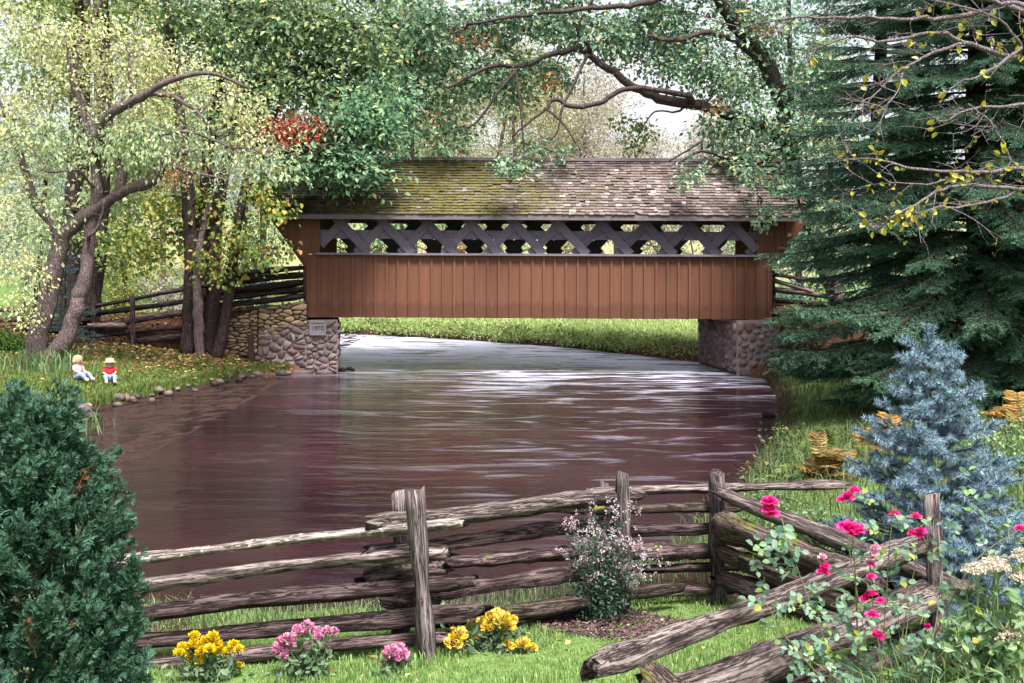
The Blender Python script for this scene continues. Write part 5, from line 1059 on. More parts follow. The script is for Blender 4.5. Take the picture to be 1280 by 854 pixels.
def pompom(c, r, leaf, parent, rng, n=70, name='flower', squash=.75):
    """a double flower head: petals laid in rings around a dome"""
    u = rng.random(n); th = rng.uniform(0, 6.283, n); ph = np.arccos(1 - u * 1.55); d = np.stack([np.sin(ph) * np.cos(th), np.sin(ph) * np.sin(th), np.cos(ph) * squash], 1)
    mb = MB(); t = unit(np.cross(d, rdir(rng, n))); leaves(mb, c + d * r * .45, d + np.array([0, 0, .25]), t * .3 + d, r * rng.uniform(.5, .7, n), r * .5, .25, 'oval'); return mb.build(name, G[leaf], parent)
def mum(label, px, py, Y, heads, r_px, leaf, seed, spread, hgt, ctr=None, npet=70):
    rng = np.random.default_rng(seed); b = P(px, py, Y); b[2] = hz(b[0], b[1]); o = thing('chrysanthemum', label, 'flowers', b, 'flowers along the foot of the fence'); m = Y / F; st = MB(); lf = MB()
    for (x, y, k) in heads:
        p = P(x, y, Y + rng.normal() * .05); s = b + rng.normal(size=3) * [spread * .3, .05, 0]; path = bez(s, (s + p) / 2 + rng.normal(size=3) * .02, p - [0, 0, r_px * m * .3], 5); st.add(*tube(path, .0035, 4, False)); pompom(p, r_px * m * k, leaf, o, rng, npet)
        q = rng.random(12); C = np.array([np.interp(q, np.linspace(0, 1, 5), path[:, j]) for j in range(3)]).T; l = rng.uniform(.03, .055, 12); leaves(lf, C, rdir(rng, 12) + [0, -.2, .3], rdir(rng, 12) + [0, 0, .9], l, l * .6, .2, 'oval')
    n = int(180 * spread / .2); C = b + rng.normal(size=(n, 3)) * [spread * .55, .08, 0] + np.stack([0 * np.zeros(n), 0 * np.zeros(n), rng.random(n) * hgt], 1); l = rng.uniform(.03, .06, n); leaves(lf, C, rdir(rng, n) + [0, -.3, .3], rdir(rng, n) + [0, -.2, .8], l, l * .6, .2, 'oval')
    st.build('stems', M_stem, o); lf.build('foliage', G['mumleaf'], o)
def flowers():
    rng = np.random.default_rng(80)
    yl = [(228, 810, 1), (242, 806, 1), (243, 796, 1), (252, 814, 1), (239, 822, 1), (257, 802, 1), (262, 812, 1), (266, 796, 1), (270, 806, 1), (275, 816, .9), (263, 822, .9), (250, 826, .9), (292, 806, .9), (299, 812, .8), (286, 813, .8), (268, 831, .9), (276, 824, .8), (248, 835, .7), (298, 832, .7), (224, 816, .9)]
    mum('bright yellow pompom chrysanthemums beside the arborvitae', 262, 842, 6.35, yl, 8.5, 'yel', 81, .18, .14)
    mum('taller clump of pink chrysanthemums in front of the left rails', 385, 838, 6.25, [(355, 805, 1.5), (351, 812, 1.2), (360, 800, 1.2), (377, 792, 1.2), (372, 788, .9), (384, 783, 1), (400, 790, 1), (409, 789, .9), (417, 790, .8), (398, 797, .8), (354, 820, .8)], 9, 'pink', 82, .16, .16, npet=60)
    mum('low pink chrysanthemum at the foot of the near post', 494, 836, 6.1, [(489, 815, 1.2), (498, 812, 1.1), (502, 820, 1.2), (492, 824, 1.1), (486, 821, .8)], 9, 'pink', 83, .09, .07)
    y2 = [(573, 793, 1.2), (567, 803, 1.2), (581, 803, 1), (590, 786, 1), (585, 797, .9), (614, 776, 1.2), (628, 774, 1.1), (634, 783, 1.1), (622, 785, 1.1), (610, 784, .9), (625, 805, 1.3), (633, 809, 1), (584, 818, 1.2), (560, 818, .9), (654, 806, 1), (664, 811, .8), (646, 811, .8), (600, 795, .8), (604, 778, .9), (640, 776, .8), (620, 768, .9)]
    mum('yellow chrysanthemums with browning centres right of the near post', 610, 832, 6.5, y2, 10.5, 'yel2', 84, .22, .17)
    # small pale lilac shrub by the second post
    Y = 7.45; b = P(748, 772, Y); b[2] = hz(b[0], b[1]); rng = np.random.default_rng(85); o = thing('flowering_shrub', 'small shrub with tiny pale lilac flowers in front of the second post', 'shrub', b); st = MB(); lf = MB(); fl = MB(); m = Y / F
    for k in range(70):
        a = rng.uniform(-1, 1); tip = P(755 + rng.normal() * 27, 700 + rng.normal() * 32, Y + rng.normal() * .12)
        if tip[2] < b[2] + .15: tip[2] = b[2] + .2
        path = bez(b + rng.normal(size=3) * [.03, .03, 0], (b + tip) / 2 + [-(tip[0] - b[0]) * .35, 0, .06], tip, 7); st.add(*tube(path, np.linspace(.005, .0015, 7), 4, False))
        n = 60; t = .2 + .75 * rng.random(n); C = np.array([np.interp(t, np.linspace(0, 1, 7), path[:, j]) for j in range(3)]).T + rng.normal(size=(n, 3)) * .022; l = rng.uniform(.018, .036, n); leaves(lf, C, rdir(rng, n) + [0, -.2, .2], rdir(rng, n) + [0, -.3, .7], l, l * .65, .2, 'oval')
        if tip[2] > P(755, 735, Y)[2]:
            for q in range(7):
                c = tip + rng.normal(size=3) * [.035, .03, .03]; n = 9; l = rng.uniform(.010, .017, n); leaves(fl, c + rng.normal(size=(n, 3)) * .009, rdir(rng, n) + [0, -.3, .3], rdir(rng, n) + [0, -.5, .5], l, l * .8, .1, 'oval')
    n = 900; C = b + rng.normal(size=(n, 3)) * [.10, .07, .0] + np.column_stack([np.zeros(n), np.zeros(n), rng.uniform(.04, .40, n)]); l = rng.uniform(.018, .032, n); leaves(lf, C, rdir(rng, n), rdir(rng, n) + [0, -.3, .7], l, l * .65, .2, 'oval')
    st.build('stems', M_bark_mid, o); lf.build('foliage', G['shrubleaf'], o); fl.build('blossoms', G['lilac'], o)
    # bark mulch under it
    mb = MB(); n = 4200; a = rng.uniform(0, 6.283, n); r = np.sqrt(rng.random(n)) * 1.05; x = .72 + .62 * r * np.cos(a); y = 7.35 + .42 * r * np.sin(a); l = rng.uniform(.015, .045, n)
    leaves(mb, np.column_stack([x, y, H(x, y) + rng.uniform(.004, .045, n)]), rdir(rng, n) * [1, 1, .3], rdir(rng, n) * .5 + [0, 0, 1], l, l * .5, .1); tag(mb.build('mulch', G['mulch'], None), 'dark purplish bark mulch around the lilac shrub', 'mulch', kind='stuff')
G['mulch'] = leafmat('bark_mulch', [(0, (.035, .017, .02)), (.6, (.09, .05, .055)), (.9, (.16, .10, .10)), (1, (.3, .22, .18))], 0, .9)
flowers()

def rose_bush():
    rng = np.random.default_rng(90); Y = 5.2; b = P(1090, 900, Y); b[2] = hz(b[0], b[1]); m = Y / F
    o = thing('rose_bush', 'leggy rose bush with bright magenta blooms over the corner of the fence', 'shrub', b); st = MB(); lf = MB()
    def leafspray(p, d, n=5, s=.05):
        d = unit(d); sd = unit(np.cross(d, [0, -.5, 1]) + rng.normal(size=3) * .2); st.add(*tube(np.array([p, p + d * s * 2.2]), .0014, 3, False)); C = []; D = []
        for k, (u, v) in enumerate([(2.2, 0), (1.5, 1), (1.5, -1), (.8, 1), (.8, -1)][:n]): C.append(p + d * s * u); D.append(d * (.5 if v else 1) + sd * v * .9)
        C = np.array(C); D = np.array(D); l = s * rng.uniform(.75, 1.1, len(C)); leaves(lf, C, D, rdir(rng, len(C)) * .4 + np.cross(d, sd) * np.sign(np.cross(d, sd)[2] + 1e-6), l, l * .75, .12, 'oval')
    def cane(rows, r=.005, nl=9, s=.042):
        pts = smooth_path([P(*q) for q in rows], 5); st.add(*tube(pts, np.linspace(r, r * .5, len(pts)), 5)); 
        for k in range(nl):
            t = rng.uniform(.15, .98) * (len(pts) - 1); i = int(t); p = pts[i] + (pts[i + 1] - pts[i]) * (t - i); leafspray(p, rdir(rng, 1)[0] * [1, .6, .6] + [0, -.15, .15], rng.choice([3, 5]), s * rng.uniform(.7, 1.25))
        return pts
    def bloom(px, py, r, leaf, Yq=Y, up=1.0, n=26):
        c = P(px, py, Yq); R = r * .78 * Yq / F; mb = MB()
        for ring, (k, rr, tilt, sz) in enumerate([(5, .18, .95, .8), (6, .38, .6, 1.0), (7, .5, .1, 1.1)]):
            a = np.arange(k) * 6.283 / k + rng.uniform(0, 6); ax = np.stack([np.cos(a), np.sin(a) * .9, 0 * a], 1); C = c + ax * R * rr * .6 + [0, 0, -R * .45]; D = ax * (1 - tilt) + np.array([0, -.25, tilt * up]) + rng.normal(size=(k, 3)) * .12; leaves(mb, C, D, -ax + [0, -.1, .5] + rng.normal(size=(k, 3)) * .15, R * sz * 1.15 * rng.uniform(.85, 1.1, k), R * sz * 1.2, .12, 'oval')
        bo = mb.build('bloom', G[leaf], o); d = MB(); leaves(d, np.repeat((c + [0, 0, -R * .45])[None], 4, 0), rdir(rng, 4) * [1, 1, .3] + [0, 0, -.1], np.repeat([[0, 0, 1.]], 4, 0), R * .7, R * .25); d.build('sepals', G['roseleaf'], bo)
    B = (1090, 880)
    cane([(1075, 900, Y, ), (1073, 830, Y), (1070, 740, Y - .05), (1066, 672, Y - .1)], .006, 10); cane([(1100, 905, Y), (1102, 830, Y), (1092, 770, Y + .05), (1088, 700, Y)], .005, 10); cane([(1110, 900, Y), (1125, 810, Y + .1), (1145, 700, Y + .1), (1150, 655, Y)], .0045, 10)
    cane([(1060, 905, Y - .1), (1030, 800, Y - .2), (1000, 720, Y - .2), (975, 640, Y - .25)], .004, 10); cane([(1090, 900, Y), (1080, 790, Y + .2), (1062, 690, Y + .2), (1058, 625, Y + .2)], .004, 7); cane([(1120, 905, Y), (1180, 770, Y - .2), (1220, 700, Y - .2), (1275, 662, Y - .2)], .004, 10)
    cane([(1080, 905, Y - .2), (1020, 840, Y - .3), (985, 800, Y - .35), (955, 750, Y - .3)], .004, 12); cane([(1095, 905, Y), (1105, 790, Y), (1112, 680, Y), (1118, 640, Y)], .004, 8); cane([(1100, 905, Y - .2), (1150, 850, Y - .3), (1200, 790, Y - .3), (1260, 720, Y - .3)], .004, 12); cane([(1105, 905, Y - .2), (1060, 860, Y - .4), (1020, 830, Y - .4), (1000, 815, Y - .4)], .003, 9)
    cane([(1110, 905, Y - .1), (1135, 850, Y - .3), (1165, 800, Y - .3), (1175, 740, Y - .2)], .004, 10)
    for (x, y, k) in [(1000, 770, 8), (960, 690, 4), (985, 700, 5), (1130, 700, 7), (1190, 640, 5), (1215, 650, 5), (1120, 830, 9), (1060, 830, 8), (1030, 800, 6), (1180, 840, 8), (1000, 740, 5), (1120, 650, 5), (1090, 660, 5), (1230, 690, 5), (1150, 760, 8), (1090, 780, 7), (1120, 740, 6), (1155, 820, 8), (1200, 800, 6), (1045, 760, 5), (1100, 850, 8)]:
        for q in range(k):
            p = P(x + rng.normal() * 18, y + rng.normal() * 16, Y - .1 + rng.normal() * .12); leafspray(p, rdir(rng, 1)[0] * [1, .6, .6] + [0, -.2, .2], rng.choice([3, 5]), .042 * rng.uniform(.7, 1.3))
    for (x, y, r) in [(1059, 656, 13), (1070, 659, 13), (962, 624, 11), (960, 634, 10), (966, 639, 9), (1060, 618, 8), (1054, 622, 7), (1068, 611, 7), (1144, 665, 10), (1150, 662, 8), (1145, 644, 7), (1118, 640, 6), (1275, 659, 7), (1097, 792, 9), (1088, 740, 8), (1081, 747, 7), (1101, 749, 6), (1090, 766, 8), (1089, 719, 6)]: bloom(x, y, r, 'mag', Y - .12)
    for (x, y, r) in [(1028, 712, 8), (1031, 706, 6), (1028, 695, 6), (1092, 690, 7), (1088, 696, 6), (1094, 683, 6), (1089, 704, 5), (1160, 782, 5), (1166, 803, 5)]: bloom(x, y, r, 'ltpink' if y < 704 else 'mag', Y - .1)
    st.build('canes', M_cane, o); lf.build('foliage', G['roseleaf'], o)
rose_bush()

def sedum():
    rng = np.random.default_rng(95); Y = 4.9
    def plant(label, px, py, heads, seed):
        b = P(px, py, Y); b[2] = hz(b[0], b[1]); o = thing('sedum_plant', label, 'plant', b, 'cream sedums in the lower right corner'); st = MB(); lf = MB()
        for (x, y, rx, ry) in heads:
            c = P(x, y, Y + rng.normal() * .04); m = Y / F; st.add(*tube(bez(b + rng.normal(size=3) * [.06, .05, 0], (b + c) / 2 + rng.normal(size=3) * .03, c - [0, 0, .02], 6), .005, 5, False)); hd = MB(); n = 520
            a = rng.uniform(0, 6.283, n); r = np.sqrt(rng.random(n)); lump = 1 + .25 * np.sin(a * 4 + seed) ; C = c + np.stack([r * np.cos(a) * rx * m, r * np.sin(a) * rx * m * .8, (np.sqrt(np.maximum(0, 1 - r * r)) * .8 + .15 * np.sin(r * 9 + a * 5)) * ry * m * lump], 1); l = rng.uniform(.008, .014, n)
            leaves(hd, C, rdir(rng, n) + [0, -.3, .6], rdir(rng, n) + [0, -.4, .5], l, l, .1, 'oval'); q = 12
            for k in range(q): st.add(*tube(np.array([c - [0, 0, .03], C[k * 7] - [0, 0, .004]]), .0018, 3, False))
            hd.build('flower_head', G['cream'], o)
            n = 16; t = rng.random(n); C = b + (c - b) * t[:, None] + rng.normal(size=(n, 3)) * .02; l = rng.uniform(.05, .085, n); leaves(lf, C, rdir(rng, n) + [0, -.3, .25], rdir(rng, n) + [0, -.2, .8], l, l * .6, .12, 'oval')
        n = 110; C = P(px, py - 60, Y) + rng.normal(size=(n, 3)) * [.10, .08, .12]; l = rng.uniform(.045, .085, n); leaves(lf, C, rdir(rng, n) + [0, -.3, .4], rdir(rng, n) + [0, -.2, .8], l, l * .55, .12, 'oval'); st.build('stems', M_stem, o); lf.build('foliage', G['sedumleaf'], o)
    plant('sedum with cream flower heads nearest the bottom right corner', 1255, 900, [(1257, 797, 26, 14), (1245, 848, 20, 14), (1230, 806, 16, 8), (1285, 850, 18, 10)], 1)
    plant('taller sedum with slanting cream heads behind the rose canes', 1232, 870, [(1222, 715, 18, 9), (1243, 706, 16, 8), (1208, 735, 14, 8), (1278, 700, 14, 12), (1275, 724, 12, 10), (1250, 712, 12, 6)], 2)
    plant('low sedum with a small cream head left of the others', 1205, 880, [(1205, 826, 12, 10), (1196, 818, 9, 6)], 3)
    # loose grassy stems round them
    xy = np.column_stack([rng.normal(2.15, .22, 900), rng.normal(5.0, .25, 900)]); blades('garden_grass', 'pale arching grass stems among the sedums', xy, .42, .007, 'reed', 96, lean=.9)
sedum()

# ------------------------------------------------------------------ right bank plants
def frond_plant(label, px, py, Y, n, length, leaf, seed, spread=1.0, up=.8):
    rng = np.random.default_rng(seed); b = P(px, py, Y); b[2] = hz(b[0], b[1]); o = thing('fern', label, 'fern', b, 'ferns on the right bank'); mb = MB(); st = MB()
    for k in range(n):
        a = rng.uniform(0, 6.283); d = np.array([math.cos(a) * spread, math.sin(a) * spread * .7, 0]); k_ = rng.uniform(.15, 1.15); d = d * k_; L = length * rng.uniform(.5, 1.15); u_ = up * rng.uniform(.5, 1.2) * (1.7 - .8 * k_); t = np.linspace(0, 1, 9); pts = b + d * (L * t * .8)[:, None]; pts[:, 2] += L * u_ * (t - .55 * t * t); st.add(*tube(pts, np.linspace(.004, .0015, 9), 3, False))
        m = 22; tt = np.linspace(.12, 1, m); C = np.array([np.interp(tt, t, pts[:, j]) for j in range(3)]).T; tan = unit(np.gradient(C, axis=0)); sd = unit(np.cross(tan, [0, 0, 1])); l = L * .20 * np.sin(np.clip(tt, .1, 1) * 2.9) + .02
        for s in (1, -1): leaves(mb, C, sd * s + tan * .5 + rng.normal(size=(m, 3)) * .1 - [0, 0, .15], np.cross(sd, tan) + rng.normal(size=(m, 3)) * .1, l, l * .30, .1)
    st.build('stems', M_stem, o); mb.build('fronds', G[leaf], o)
def leafy(name, label, cat, px, py, Y, rx, ry, n, leaf, seed, L=.07, rd=None, group=None, per=26, clump=.10, shape='oval', W=.6):
    b = P(px, py + ry, Y); b[2] = hz(b[0], b[1]); t = Tree(name, label, cat, b, seed, M_bark_mid, group); rng = t.rng
    for k in range(5):
        e = P(px + rng.normal() * rx * .5, py + rng.normal() * ry * .4, Y + rng.normal() * .1); t.limb3(bez(b + rng.normal(size=3) * [.04, .04, 0], (b + e) / 2 + [0, 0, .05], e, 6), np.linspace(.010, .004, 6), 4)
    t.blob(px, py, Y, rx, ry, n, leaf, rd=rd, clump=clump, per=per, L=L, sub=False, shape=shape, W=W); t.done()
def right_bank():
    frond_plant('browning fern between the river and the blue spruce', 1028, 603, 11.8, 30, .70, 'fernbrown', 401, .9, 1.0); frond_plant('yellow green fern frond standing above the browning fern', 1035, 596, 12.6, 9, .72, 'fern', 402, .5, 1.1); frond_plant('golden fern behind the blue spruce', 1115, 545, 13.0, 18, .75, 'ferngold', 403); frond_plant('golden fern at the right edge under the big spruce', 1275, 515, 13.5, 14, .8, 'ferngold', 404); frond_plant('pale fern left of the browning fern by the water', 985, 600, 12.2, 12, .45, 'fern', 405)
    leafy('ground_shrub', 'light green leafy shrub right of the blue spruce', 'shrub', 1245, 575, 11.0, 40, 50, 60, 'sedumleaf', 411, .055); leafy('ground_shrub', 'low green shrub at the foot of the blue spruce', 'shrub', 1085, 690, 8.3, 40, 22, 36, 'mumleaf', 412, .05); leafy('ground_shrub', 'leafy green shrub behind the far corner rail', 'shrub', 1000, 660, 9.6, 45, 22, 40, 'sedumleaf', 413, .055); leafy('ground_shrub', 'dark green shrub below the right edge of the blue spruce', 'shrub', 1235, 655, 8.6, 45, 28, 40, 'shrubleaf', 414, .05)
    leafy('ground_shrub', 'yellow green shrub on top of the right stone abutment', 'shrub', 1000, 398, 25.7, 24, 14, 46, 'yellowgreen', 415, .09, per=30, clump=.15); leafy('ground_shrub', 'dark reddish brush beside the right abutment', 'shrub', 1000, 440, 25.2, 22, 26, 40, 'darkred', 416, .10, per=26, clump=.2); leafy('ground_shrub', 'dark low brush under the spruce at the water', 'shrub', 1035, 470, 22.0, 30, 20, 30, 'shrubleaf', 417, .10, per=26, clump=.2)
    leafy('ground_shrub', 'green weeds on the bank left of the browning fern', 'shrub', 965, 625, 11.0, 26, 16, 26, 'sedumleaf', 418, .05)
    for i, (x, y, Yq, rx, ry) in enumerate([(985, 555, 15.5, 22, 14), (1005, 585, 13.6, 26, 16), (1050, 560, 14.5, 30, 20), (960, 600, 12.9, 18, 12), (1075, 600, 12.0, 28, 20)]): leafy('ground_shrub', ['dark leafy weeds at the water below the spruce tips', 'dark leafy weeds left of the browning fern', 'dark brush behind the browning fern', 'lowest dark weeds at the water above the corner post', 'dark brush between the browning fern and the blue spruce'][i], 'shrub', x, y, Yq, rx, ry, 34, 'bankleaf', 440 + i, .07, per=24, clump=.12)
    rng = np.random.default_rng(420); xy = scatter(rng, 5200, 1.6, 8, 8.6, 14.5, .05, 3.5); blades('bank_reeds', 'tall arching blades on the near right bank', xy, .36, .009, 'reed2', 421, lean=.9)
    xy = scatter(rng, 9000, 3, 11, 13, 25.5, .05, 5); blades('right_bank_grass', 'shaded grass under the big spruce', xy, .2, .012, 'darkgrass', 422, lean=.8)
    # box bush on the left bank
    leafy('box_bush', 'round clipped green bush at the left edge of the bank', 'bush', 5, 432, 23.2, 26, 18, 90, 'bush', 431, .06, per=40, clump=.16)
    t = blades('iris_clump', None, np.column_stack([rng.normal(-9.55, .35, 260), rng.normal(21.2, .3, 260)]), .55, .022, 'reed', 433, lean=.6); t['label'] = 'spiky green blades at the foot of the leaning tree'
    t = blades('marsh_grass', None, np.column_stack([rng.normal(-7.6, .45, 420), rng.normal(16.9, .4, 420)]), .5, .02, 'reed', 434, lean=.8); t['label'] = 'marsh grass on the shore above the arborvitae'
G['yellowgreen'] = leafmat('yellow_green_leaves', [(0, (.12, .15, .03)), (.5, (.24, .26, .06)), (1, (.40, .38, .14))], .3); G['darkred'] = leafmat('dark_red_twigs', [(0, (.03, .012, .015)), (.7, (.08, .035, .04)), (1, (.14, .10, .05))], .1)
G['bankleaf'] = leafmat('bank_brush_leaves', [(0, (.03, .06, .02)), (.5, (.07, .11, .04)), (.9, (.14, .17, .06)), (1, (.26, .20, .08))], .25); G['darkgrass'] = leafmat('shaded_grass', [(0, (.03, .06, .02)), (.6, (.07, .10, .035)), (1, (.16, .13, .06))], .2); G['reed2'] = leafmat('bank_blades', [(0, (.05, .09, .035)), (.5, (.10, .16, .06)), (.85, (.18, .22, .10)), (1, (.34, .27, .13))], .25)  # shaded_grass blades carry the shade of the spruce in their colour
right_bank()

# ------------------------------------------------------------------ bare crab-apple boughs reaching in from the right
M_bough = barkmat('lilac_grey_bough_bark', (.16, .12, .14), (.34, .28, .31), 20, 3)
G['yleaf'] = leafmat('last_yellow_leaves', [(0, (.20, .22, .03)), (.5, (.45, .40, .04)), (.85, (.60, .50, .10)), (1, (.45, .50, .25))], .35)
def crab_apple():
    rng = np.random.default_rng(99); Y = 8.4; b = P(1430, 700, Y); b[2] = hz(b[0], b[1]); t = Tree('crab_apple', 'nearly bare crab apple reaching thin branches in from the right edge', 'tree', b, 99, M_bough); zb = (CAMZ - b[2]) * F / Y + HZ
    t.trunk([(1430, zb + 10, Y, 22), (1420, 560, Y, 20), (1425, 420, Y, 18), (1400, 300, Y, 15), (1380, 180, Y, 12), (1340, 60, Y, 9), (1300, -40, Y, 6)])
    Lm = [[(1340, 60, Y, 6), (1295, 10, Y, 4.5), (1240, 0, Y - .1, 3), (1160, -10, Y - .1, 2)], [(1345, 70, Y, 5), (1270, 18, Y, 4), (1200, 22, Y - .1, 3.4), (1130, 26, Y - .2, 2.8), (1070, 22, Y - .2, 2.2), (1010, 20, Y - .3, 1.6), (945, 30, Y - .3, 1.1), (905, 45, Y - .3, .8)],
          [(1350, 90, Y, 5), (1280, 60, Y, 4), (1215, 50, Y - .2, 3.2), (1160, 45, Y - .2, 2.4), (1110, 54, Y - .3, 2), (1060, 48, Y - .3, 1.5), (1010, 65, Y - .4, .9)], [(1210, 48, Y - .2, 2.4), (1160, 70, Y - .3, 2), (1120, 92, Y - .4, 1.5), (1090, 120, Y - .4, 1), (1076, 130, Y - .4, .8)], [(1130, 85, Y - .4, 1.4), (1120, 115, Y - .5, 1), (1095, 148, Y - .5, .7)],
          [(1285, 55, Y, 2.6), (1235, 90, Y - .3, 1.8), (1200, 105, Y - .3, 1.2), (1185, 112, Y - .3, .8)], [(1395, 290, Y, 6), (1330, 215, Y - .2, 4), (1275, 212, Y - .3, 3), (1210, 214, Y - .4, 2.4), (1150, 212, Y - .5, 2), (1105, 203, Y - .5, 1.5), (1068, 198, Y - .5, 1)], [(1395, 300, Y, 5), (1330, 245, Y - .3, 3.6), (1270, 245, Y - .4, 2.8), (1205, 238, Y - .5, 2.2), (1160, 248, Y - .5, 1.8), (1120, 270, Y - .6, 1.3), (1095, 288, Y - .6, .9)],
          [(1380, 200, Y, 5), (1320, 120, Y - .3, 3), (1270, 128, Y - .4, 2.2), (1215, 132, Y - .4, 1.8), (1180, 150, Y - .5, 1.1), (1160, 142, Y - .5, .8)], [(1270, 212, Y - .3, 2), (1240, 160, Y - .4, 1.4), (1210, 130, Y - .4, 1)], [(1270, 245, Y - .4, 2), (1220, 262, Y - .5, 1.6), (1170, 262, Y - .6, 1.3), (1130, 286, Y - .6, .9)], [(1210, 214, Y - .4, 1.6), (1170, 230, Y - .5, 1.2), (1120, 228, Y - .5, .9), (1085, 232, Y - .5, .6)],
          [(1280, 60, Y, 2.2), (1250, 25, Y - .1, 1.6), (1190, 5, Y - .2, 1.2), (1130, -8, Y - .2, .8)]]
    for r in Lm: t.limb(r, 5, .05)
    pts = np.concatenate(t.S[1:]); pts = pts[(pts[:, 0] / pts[:, 1] * F + 640) < 1330]; D = MB()
    for k in range(150):
        p = pts[rng.integers(len(pts))]; d = unit(np.array([-.7 + rng.normal() * .5, rng.normal() * .4, rng.normal() * .55 - .1])); l = rng.uniform(.08, .42); e = p + d * l; mid = (p + e) / 2 + rng.normal(size=3) * .03 * 1.5; pa = bez(p, mid, e, 5); t.tw.add(*tube(pa, np.linspace(.005, .0018, 5), 4, False)); t.S.append(pa[2:])
        for q in range(2):
            d2 = unit(d + rng.normal(size=3) * .7); s = pa[rng.integers(1, 5)]; t.tw.add(*tube(np.array([s, s + d2 * l * .3 + rng.normal(size=3) * .01, s + d2 * l * .5]), [.003, .002, .001], 3, False))
    S = np.concatenate(t.S[3:]); px = S[:, 0] / S[:, 1] * F + 640; S = S[(px < 1330)]
    def put(n, size, fn=None):
        A = S if fn is None else S[fn(S)]
        i = rng.integers(len(A), size=n); C = A[i] + rng.normal(size=(n, 3)) * .012; l = size * rng.uniform(.6, 1.2, n); leaves(t.lv.setdefault('yleaf', MB()), C, rdir(rng, n) + [0, -.1, -.5], rdir(rng, n) + [0, -.8, .2], l, l * .68, .15, 'oval')
    row = lambda A: HZ + (CAMZ - A[:, 2]) / A[:, 1] * F
    put(70, .065); put(110, .06, lambda A: (row(A) > 170) & (row(A) < 300)); put(60, .06, lambda A: (row(A) < 80) & ((A[:, 0] / A[:, 1] * F + 640) > 1130)); t.done()
crab_apple()

# ------------------------------------------------------------------ two painted child statues on the bank
def plain(name, c, rough=.6):
    m, t, out = nodes_of(name); n = noise(t, coords(t), 40, 3); princ(t, out, ramp(t, n, [(.3, tuple(x * .8 for x in c)), (.7, c)]), rough, .3, n, .002, .3); return m
M_skin = plain('painted_skin', (.62, .42, .34)); M_red = plain('painted_red_shirt', (.55, .02, .035)); M_pinkshirt = plain('painted_pink_shirt', (.72, .48, .52)); M_jean = plain('painted_blue_trousers', (.20, .27, .42)); M_straw = plain('painted_straw_hat', (.52, .33, .24)); M_hair = plain('painted_fair_hair', (.50, .31, .20)); M_eye = plain('painted_eyes', (.03, .02, .02)); M_shoe = plain('painted_pale_shoes', (.55, .52, .5))
def skinned(name, verts, edges, radii, mat, parent, mw, root=0, sub=2):
    me = bpy.data.meshes.new(name); me.from_pydata([tuple(v) for v in verts], edges, []); o = link(name, me, parent, mw); o.modifiers.new('skin', 'SKIN'); sv = me.skin_vertices
    if not sv: 
        bpy.context.view_layer.objects.active = o; me.attributes
    for i, r in enumerate(radii): 
        me.skin_vertices[0].data[i].radius = (r, r); me.skin_vertices[0].data[i].use_root = (i == root)
    s = o.modifiers.new('sub', 'SUBSURF'); s.levels = s.render_levels = sub
    dg = bpy.context.evaluated_depsgraph_get(); m2 = bpy.data.meshes.new_from_object(o.evaluated_get(dg)); o.modifiers.clear(); o.data = m2; m2.materials.clear(); m2.materials.append(mat); m2.polygons.foreach_set('use_smooth', np.ones(len(m2.polygons), bool)); return o
def lathe(name, prof, mat, parent, mw, n=14, sx=1.0):
    prof = np.array(prof); K = len(prof); a = np.arange(n) * 6.283 / n; V = np.stack([np.outer(prof[:, 0], np.cos(a)) * sx, np.outer(prof[:, 0], np.sin(a)), np.repeat(prof[:, 1:2], n, 1)], -1).reshape(-1, 3)
    i = (np.arange(K - 1)[:, None] * n + np.arange(n)).ravel(); j = (np.arange(K - 1)[:, None] * n + (np.arange(n) + 1) % n).ravel(); mb = MB(); mb.add(V, np.stack([i, j, j + n, i + n], 1)); return mb.build(name, mat, parent, smooth=True, mw=mw)
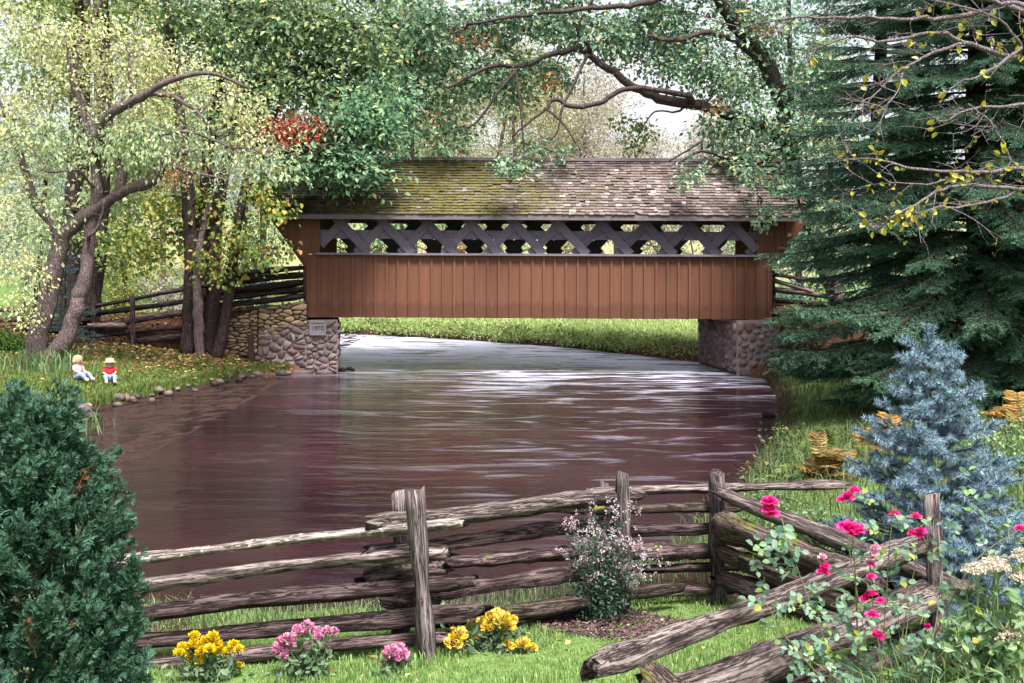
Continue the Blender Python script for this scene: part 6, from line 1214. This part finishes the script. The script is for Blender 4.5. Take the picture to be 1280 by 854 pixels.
def statue(label, px, py, yaw, shirt, hat, seed, sc=1.0):
    g = ground_at(px, py, 14); o = thing('child_statue', label, 'statue', g, 'painted child statues on the bank'); mw = Matrix.Translation(Vector([float(v) for v in g]) + Vector((0, 0, .02))) @ Matrix.Rotation(yaw, 4, 'Z') @ Matrix.Scale(sc, 4)
    # faces -Y locally; sits with knees drawn up a little
    V = [(0, 0, .07), (0, .01, .16), (0, .0, .26), (0, -.01, .315), (0, -.025, .36), (0, -.02, .42)]; E = [(0, 1), (1, 2), (2, 3), (3, 4), (4, 5)]; R = [.075, .07, .06, .03, .072, .062]
    for s in (-1, 1):
        i = len(V); V += [(s * .075, .0, .265), (s * .115, -.03, .19), (s * .06, -.13, .15), (s * .045, -.16, .15)]; E += [(2, i), (i, i + 1), (i + 1, i + 2), (i + 2, i + 3)]; R += [.032, .026, .02, .018]
        for k in range(5): V.append((s * (.045 - .018 + .011 * k), -.20 + abs(k - 2) * .006, .14 + .004 * k)); E.append((i + 3, len(V) - 1)); R.append(.006)
        i = len(V); V += [(s * .055, -.02, .06), (s * .085, -.17, .125), (s * .075, -.26, .035), (s * .08, -.31, .03)]; E += [(0, i), (i, i + 1), (i + 1, i + 2), (i + 2, i + 3)]; R += [.055, .042, .032, .028]
    body = skinned('body', V, E, R, M_skin, o, mw)
    sh = [(0, .0, .13), (0, .01, .2), (0, 0, .27), (0, -.005, .30)]; se = [(0, 1), (1, 2), (2, 3)]; sr = [.085, .082, .072, .045]
    for s in (-1, 1): i = len(sh); sh += [(s * .08, 0, .265), (s * .12, -.032, .19)]; se += [(2, i), (i, i + 1)]; sr += [.042, .038]
    skinned('shirt', sh, se, sr, shirt, o, mw)
    tv = [(0, 0, .08), (0, 0, .12)]; te = [(0, 1)]; trr = [.09, .085]
    for s in (-1, 1): i = len(tv); tv += [(s * .06, -.03, .065), (s * .088, -.17, .13), (s * .078, -.245, .05)]; te += [(0, i), (i, i + 1), (i + 1, i + 2)]; trr += [.064, .052, .042]
    skinned('trousers', tv, te, trr, M_jean, o, mw)
    for s in (-1, 1): skinned('shoe', [(s * .078, -.25, .03), (s * .08, -.32, .028)], [(0, 1)], [.036, .034], M_shoe, o, mw, sub=1)
    hc = mw @ Matrix.Translation((0, -.02, .385))
    if hat: h = lathe('hat', [(.125, -.0), (.122, .012), (.09, .02), (.088, .05), (.075, .078), (.04, .092), (0, .095)], M_straw, o, hc @ Matrix.Rotation(-.12, 4, 'X'))
    lathe('hair', [(.078, -.05), (.09, -.02), (.092, .02), (.08, .06), (.05, .085), (0, .092)] if not hat else [(.076, -.045), (.082, -.015), (.08, .02)], M_hair, o, hc @ Matrix.Translation((0, .022, 0)))
    if not hat:
        for s in (-1, 1): rock('hair_bun', hc @ Vector((s * .085, .03, -.02)), (.035 * sc, .035 * sc, .045 * sc), M_hair, o, 700 + s)
    for s in (-1, 1): rock('eye', hc @ Vector((s * .027, -.072, -.012)), (.008, .008, .010), M_eye, body, 710 + s, 0)
    rock('nose', hc @ Vector((0, -.08, -.03)), (.010, .012, .010), M_skin, body, 712, 0); rock('mouth', hc @ Vector((0, -.068, -.052)), (.018, .008, .005), M_red, body, 713, 0)
statue('seated child statue in a red shirt and straw hat on the left bank', 137, 479, math.radians(25), M_red, True, 1, 1.02)
statue('seated child statue in a pale pink shirt with fair hair on the left bank', 97, 477, math.radians(72), M_pinkshirt, False, 2, 1.06)
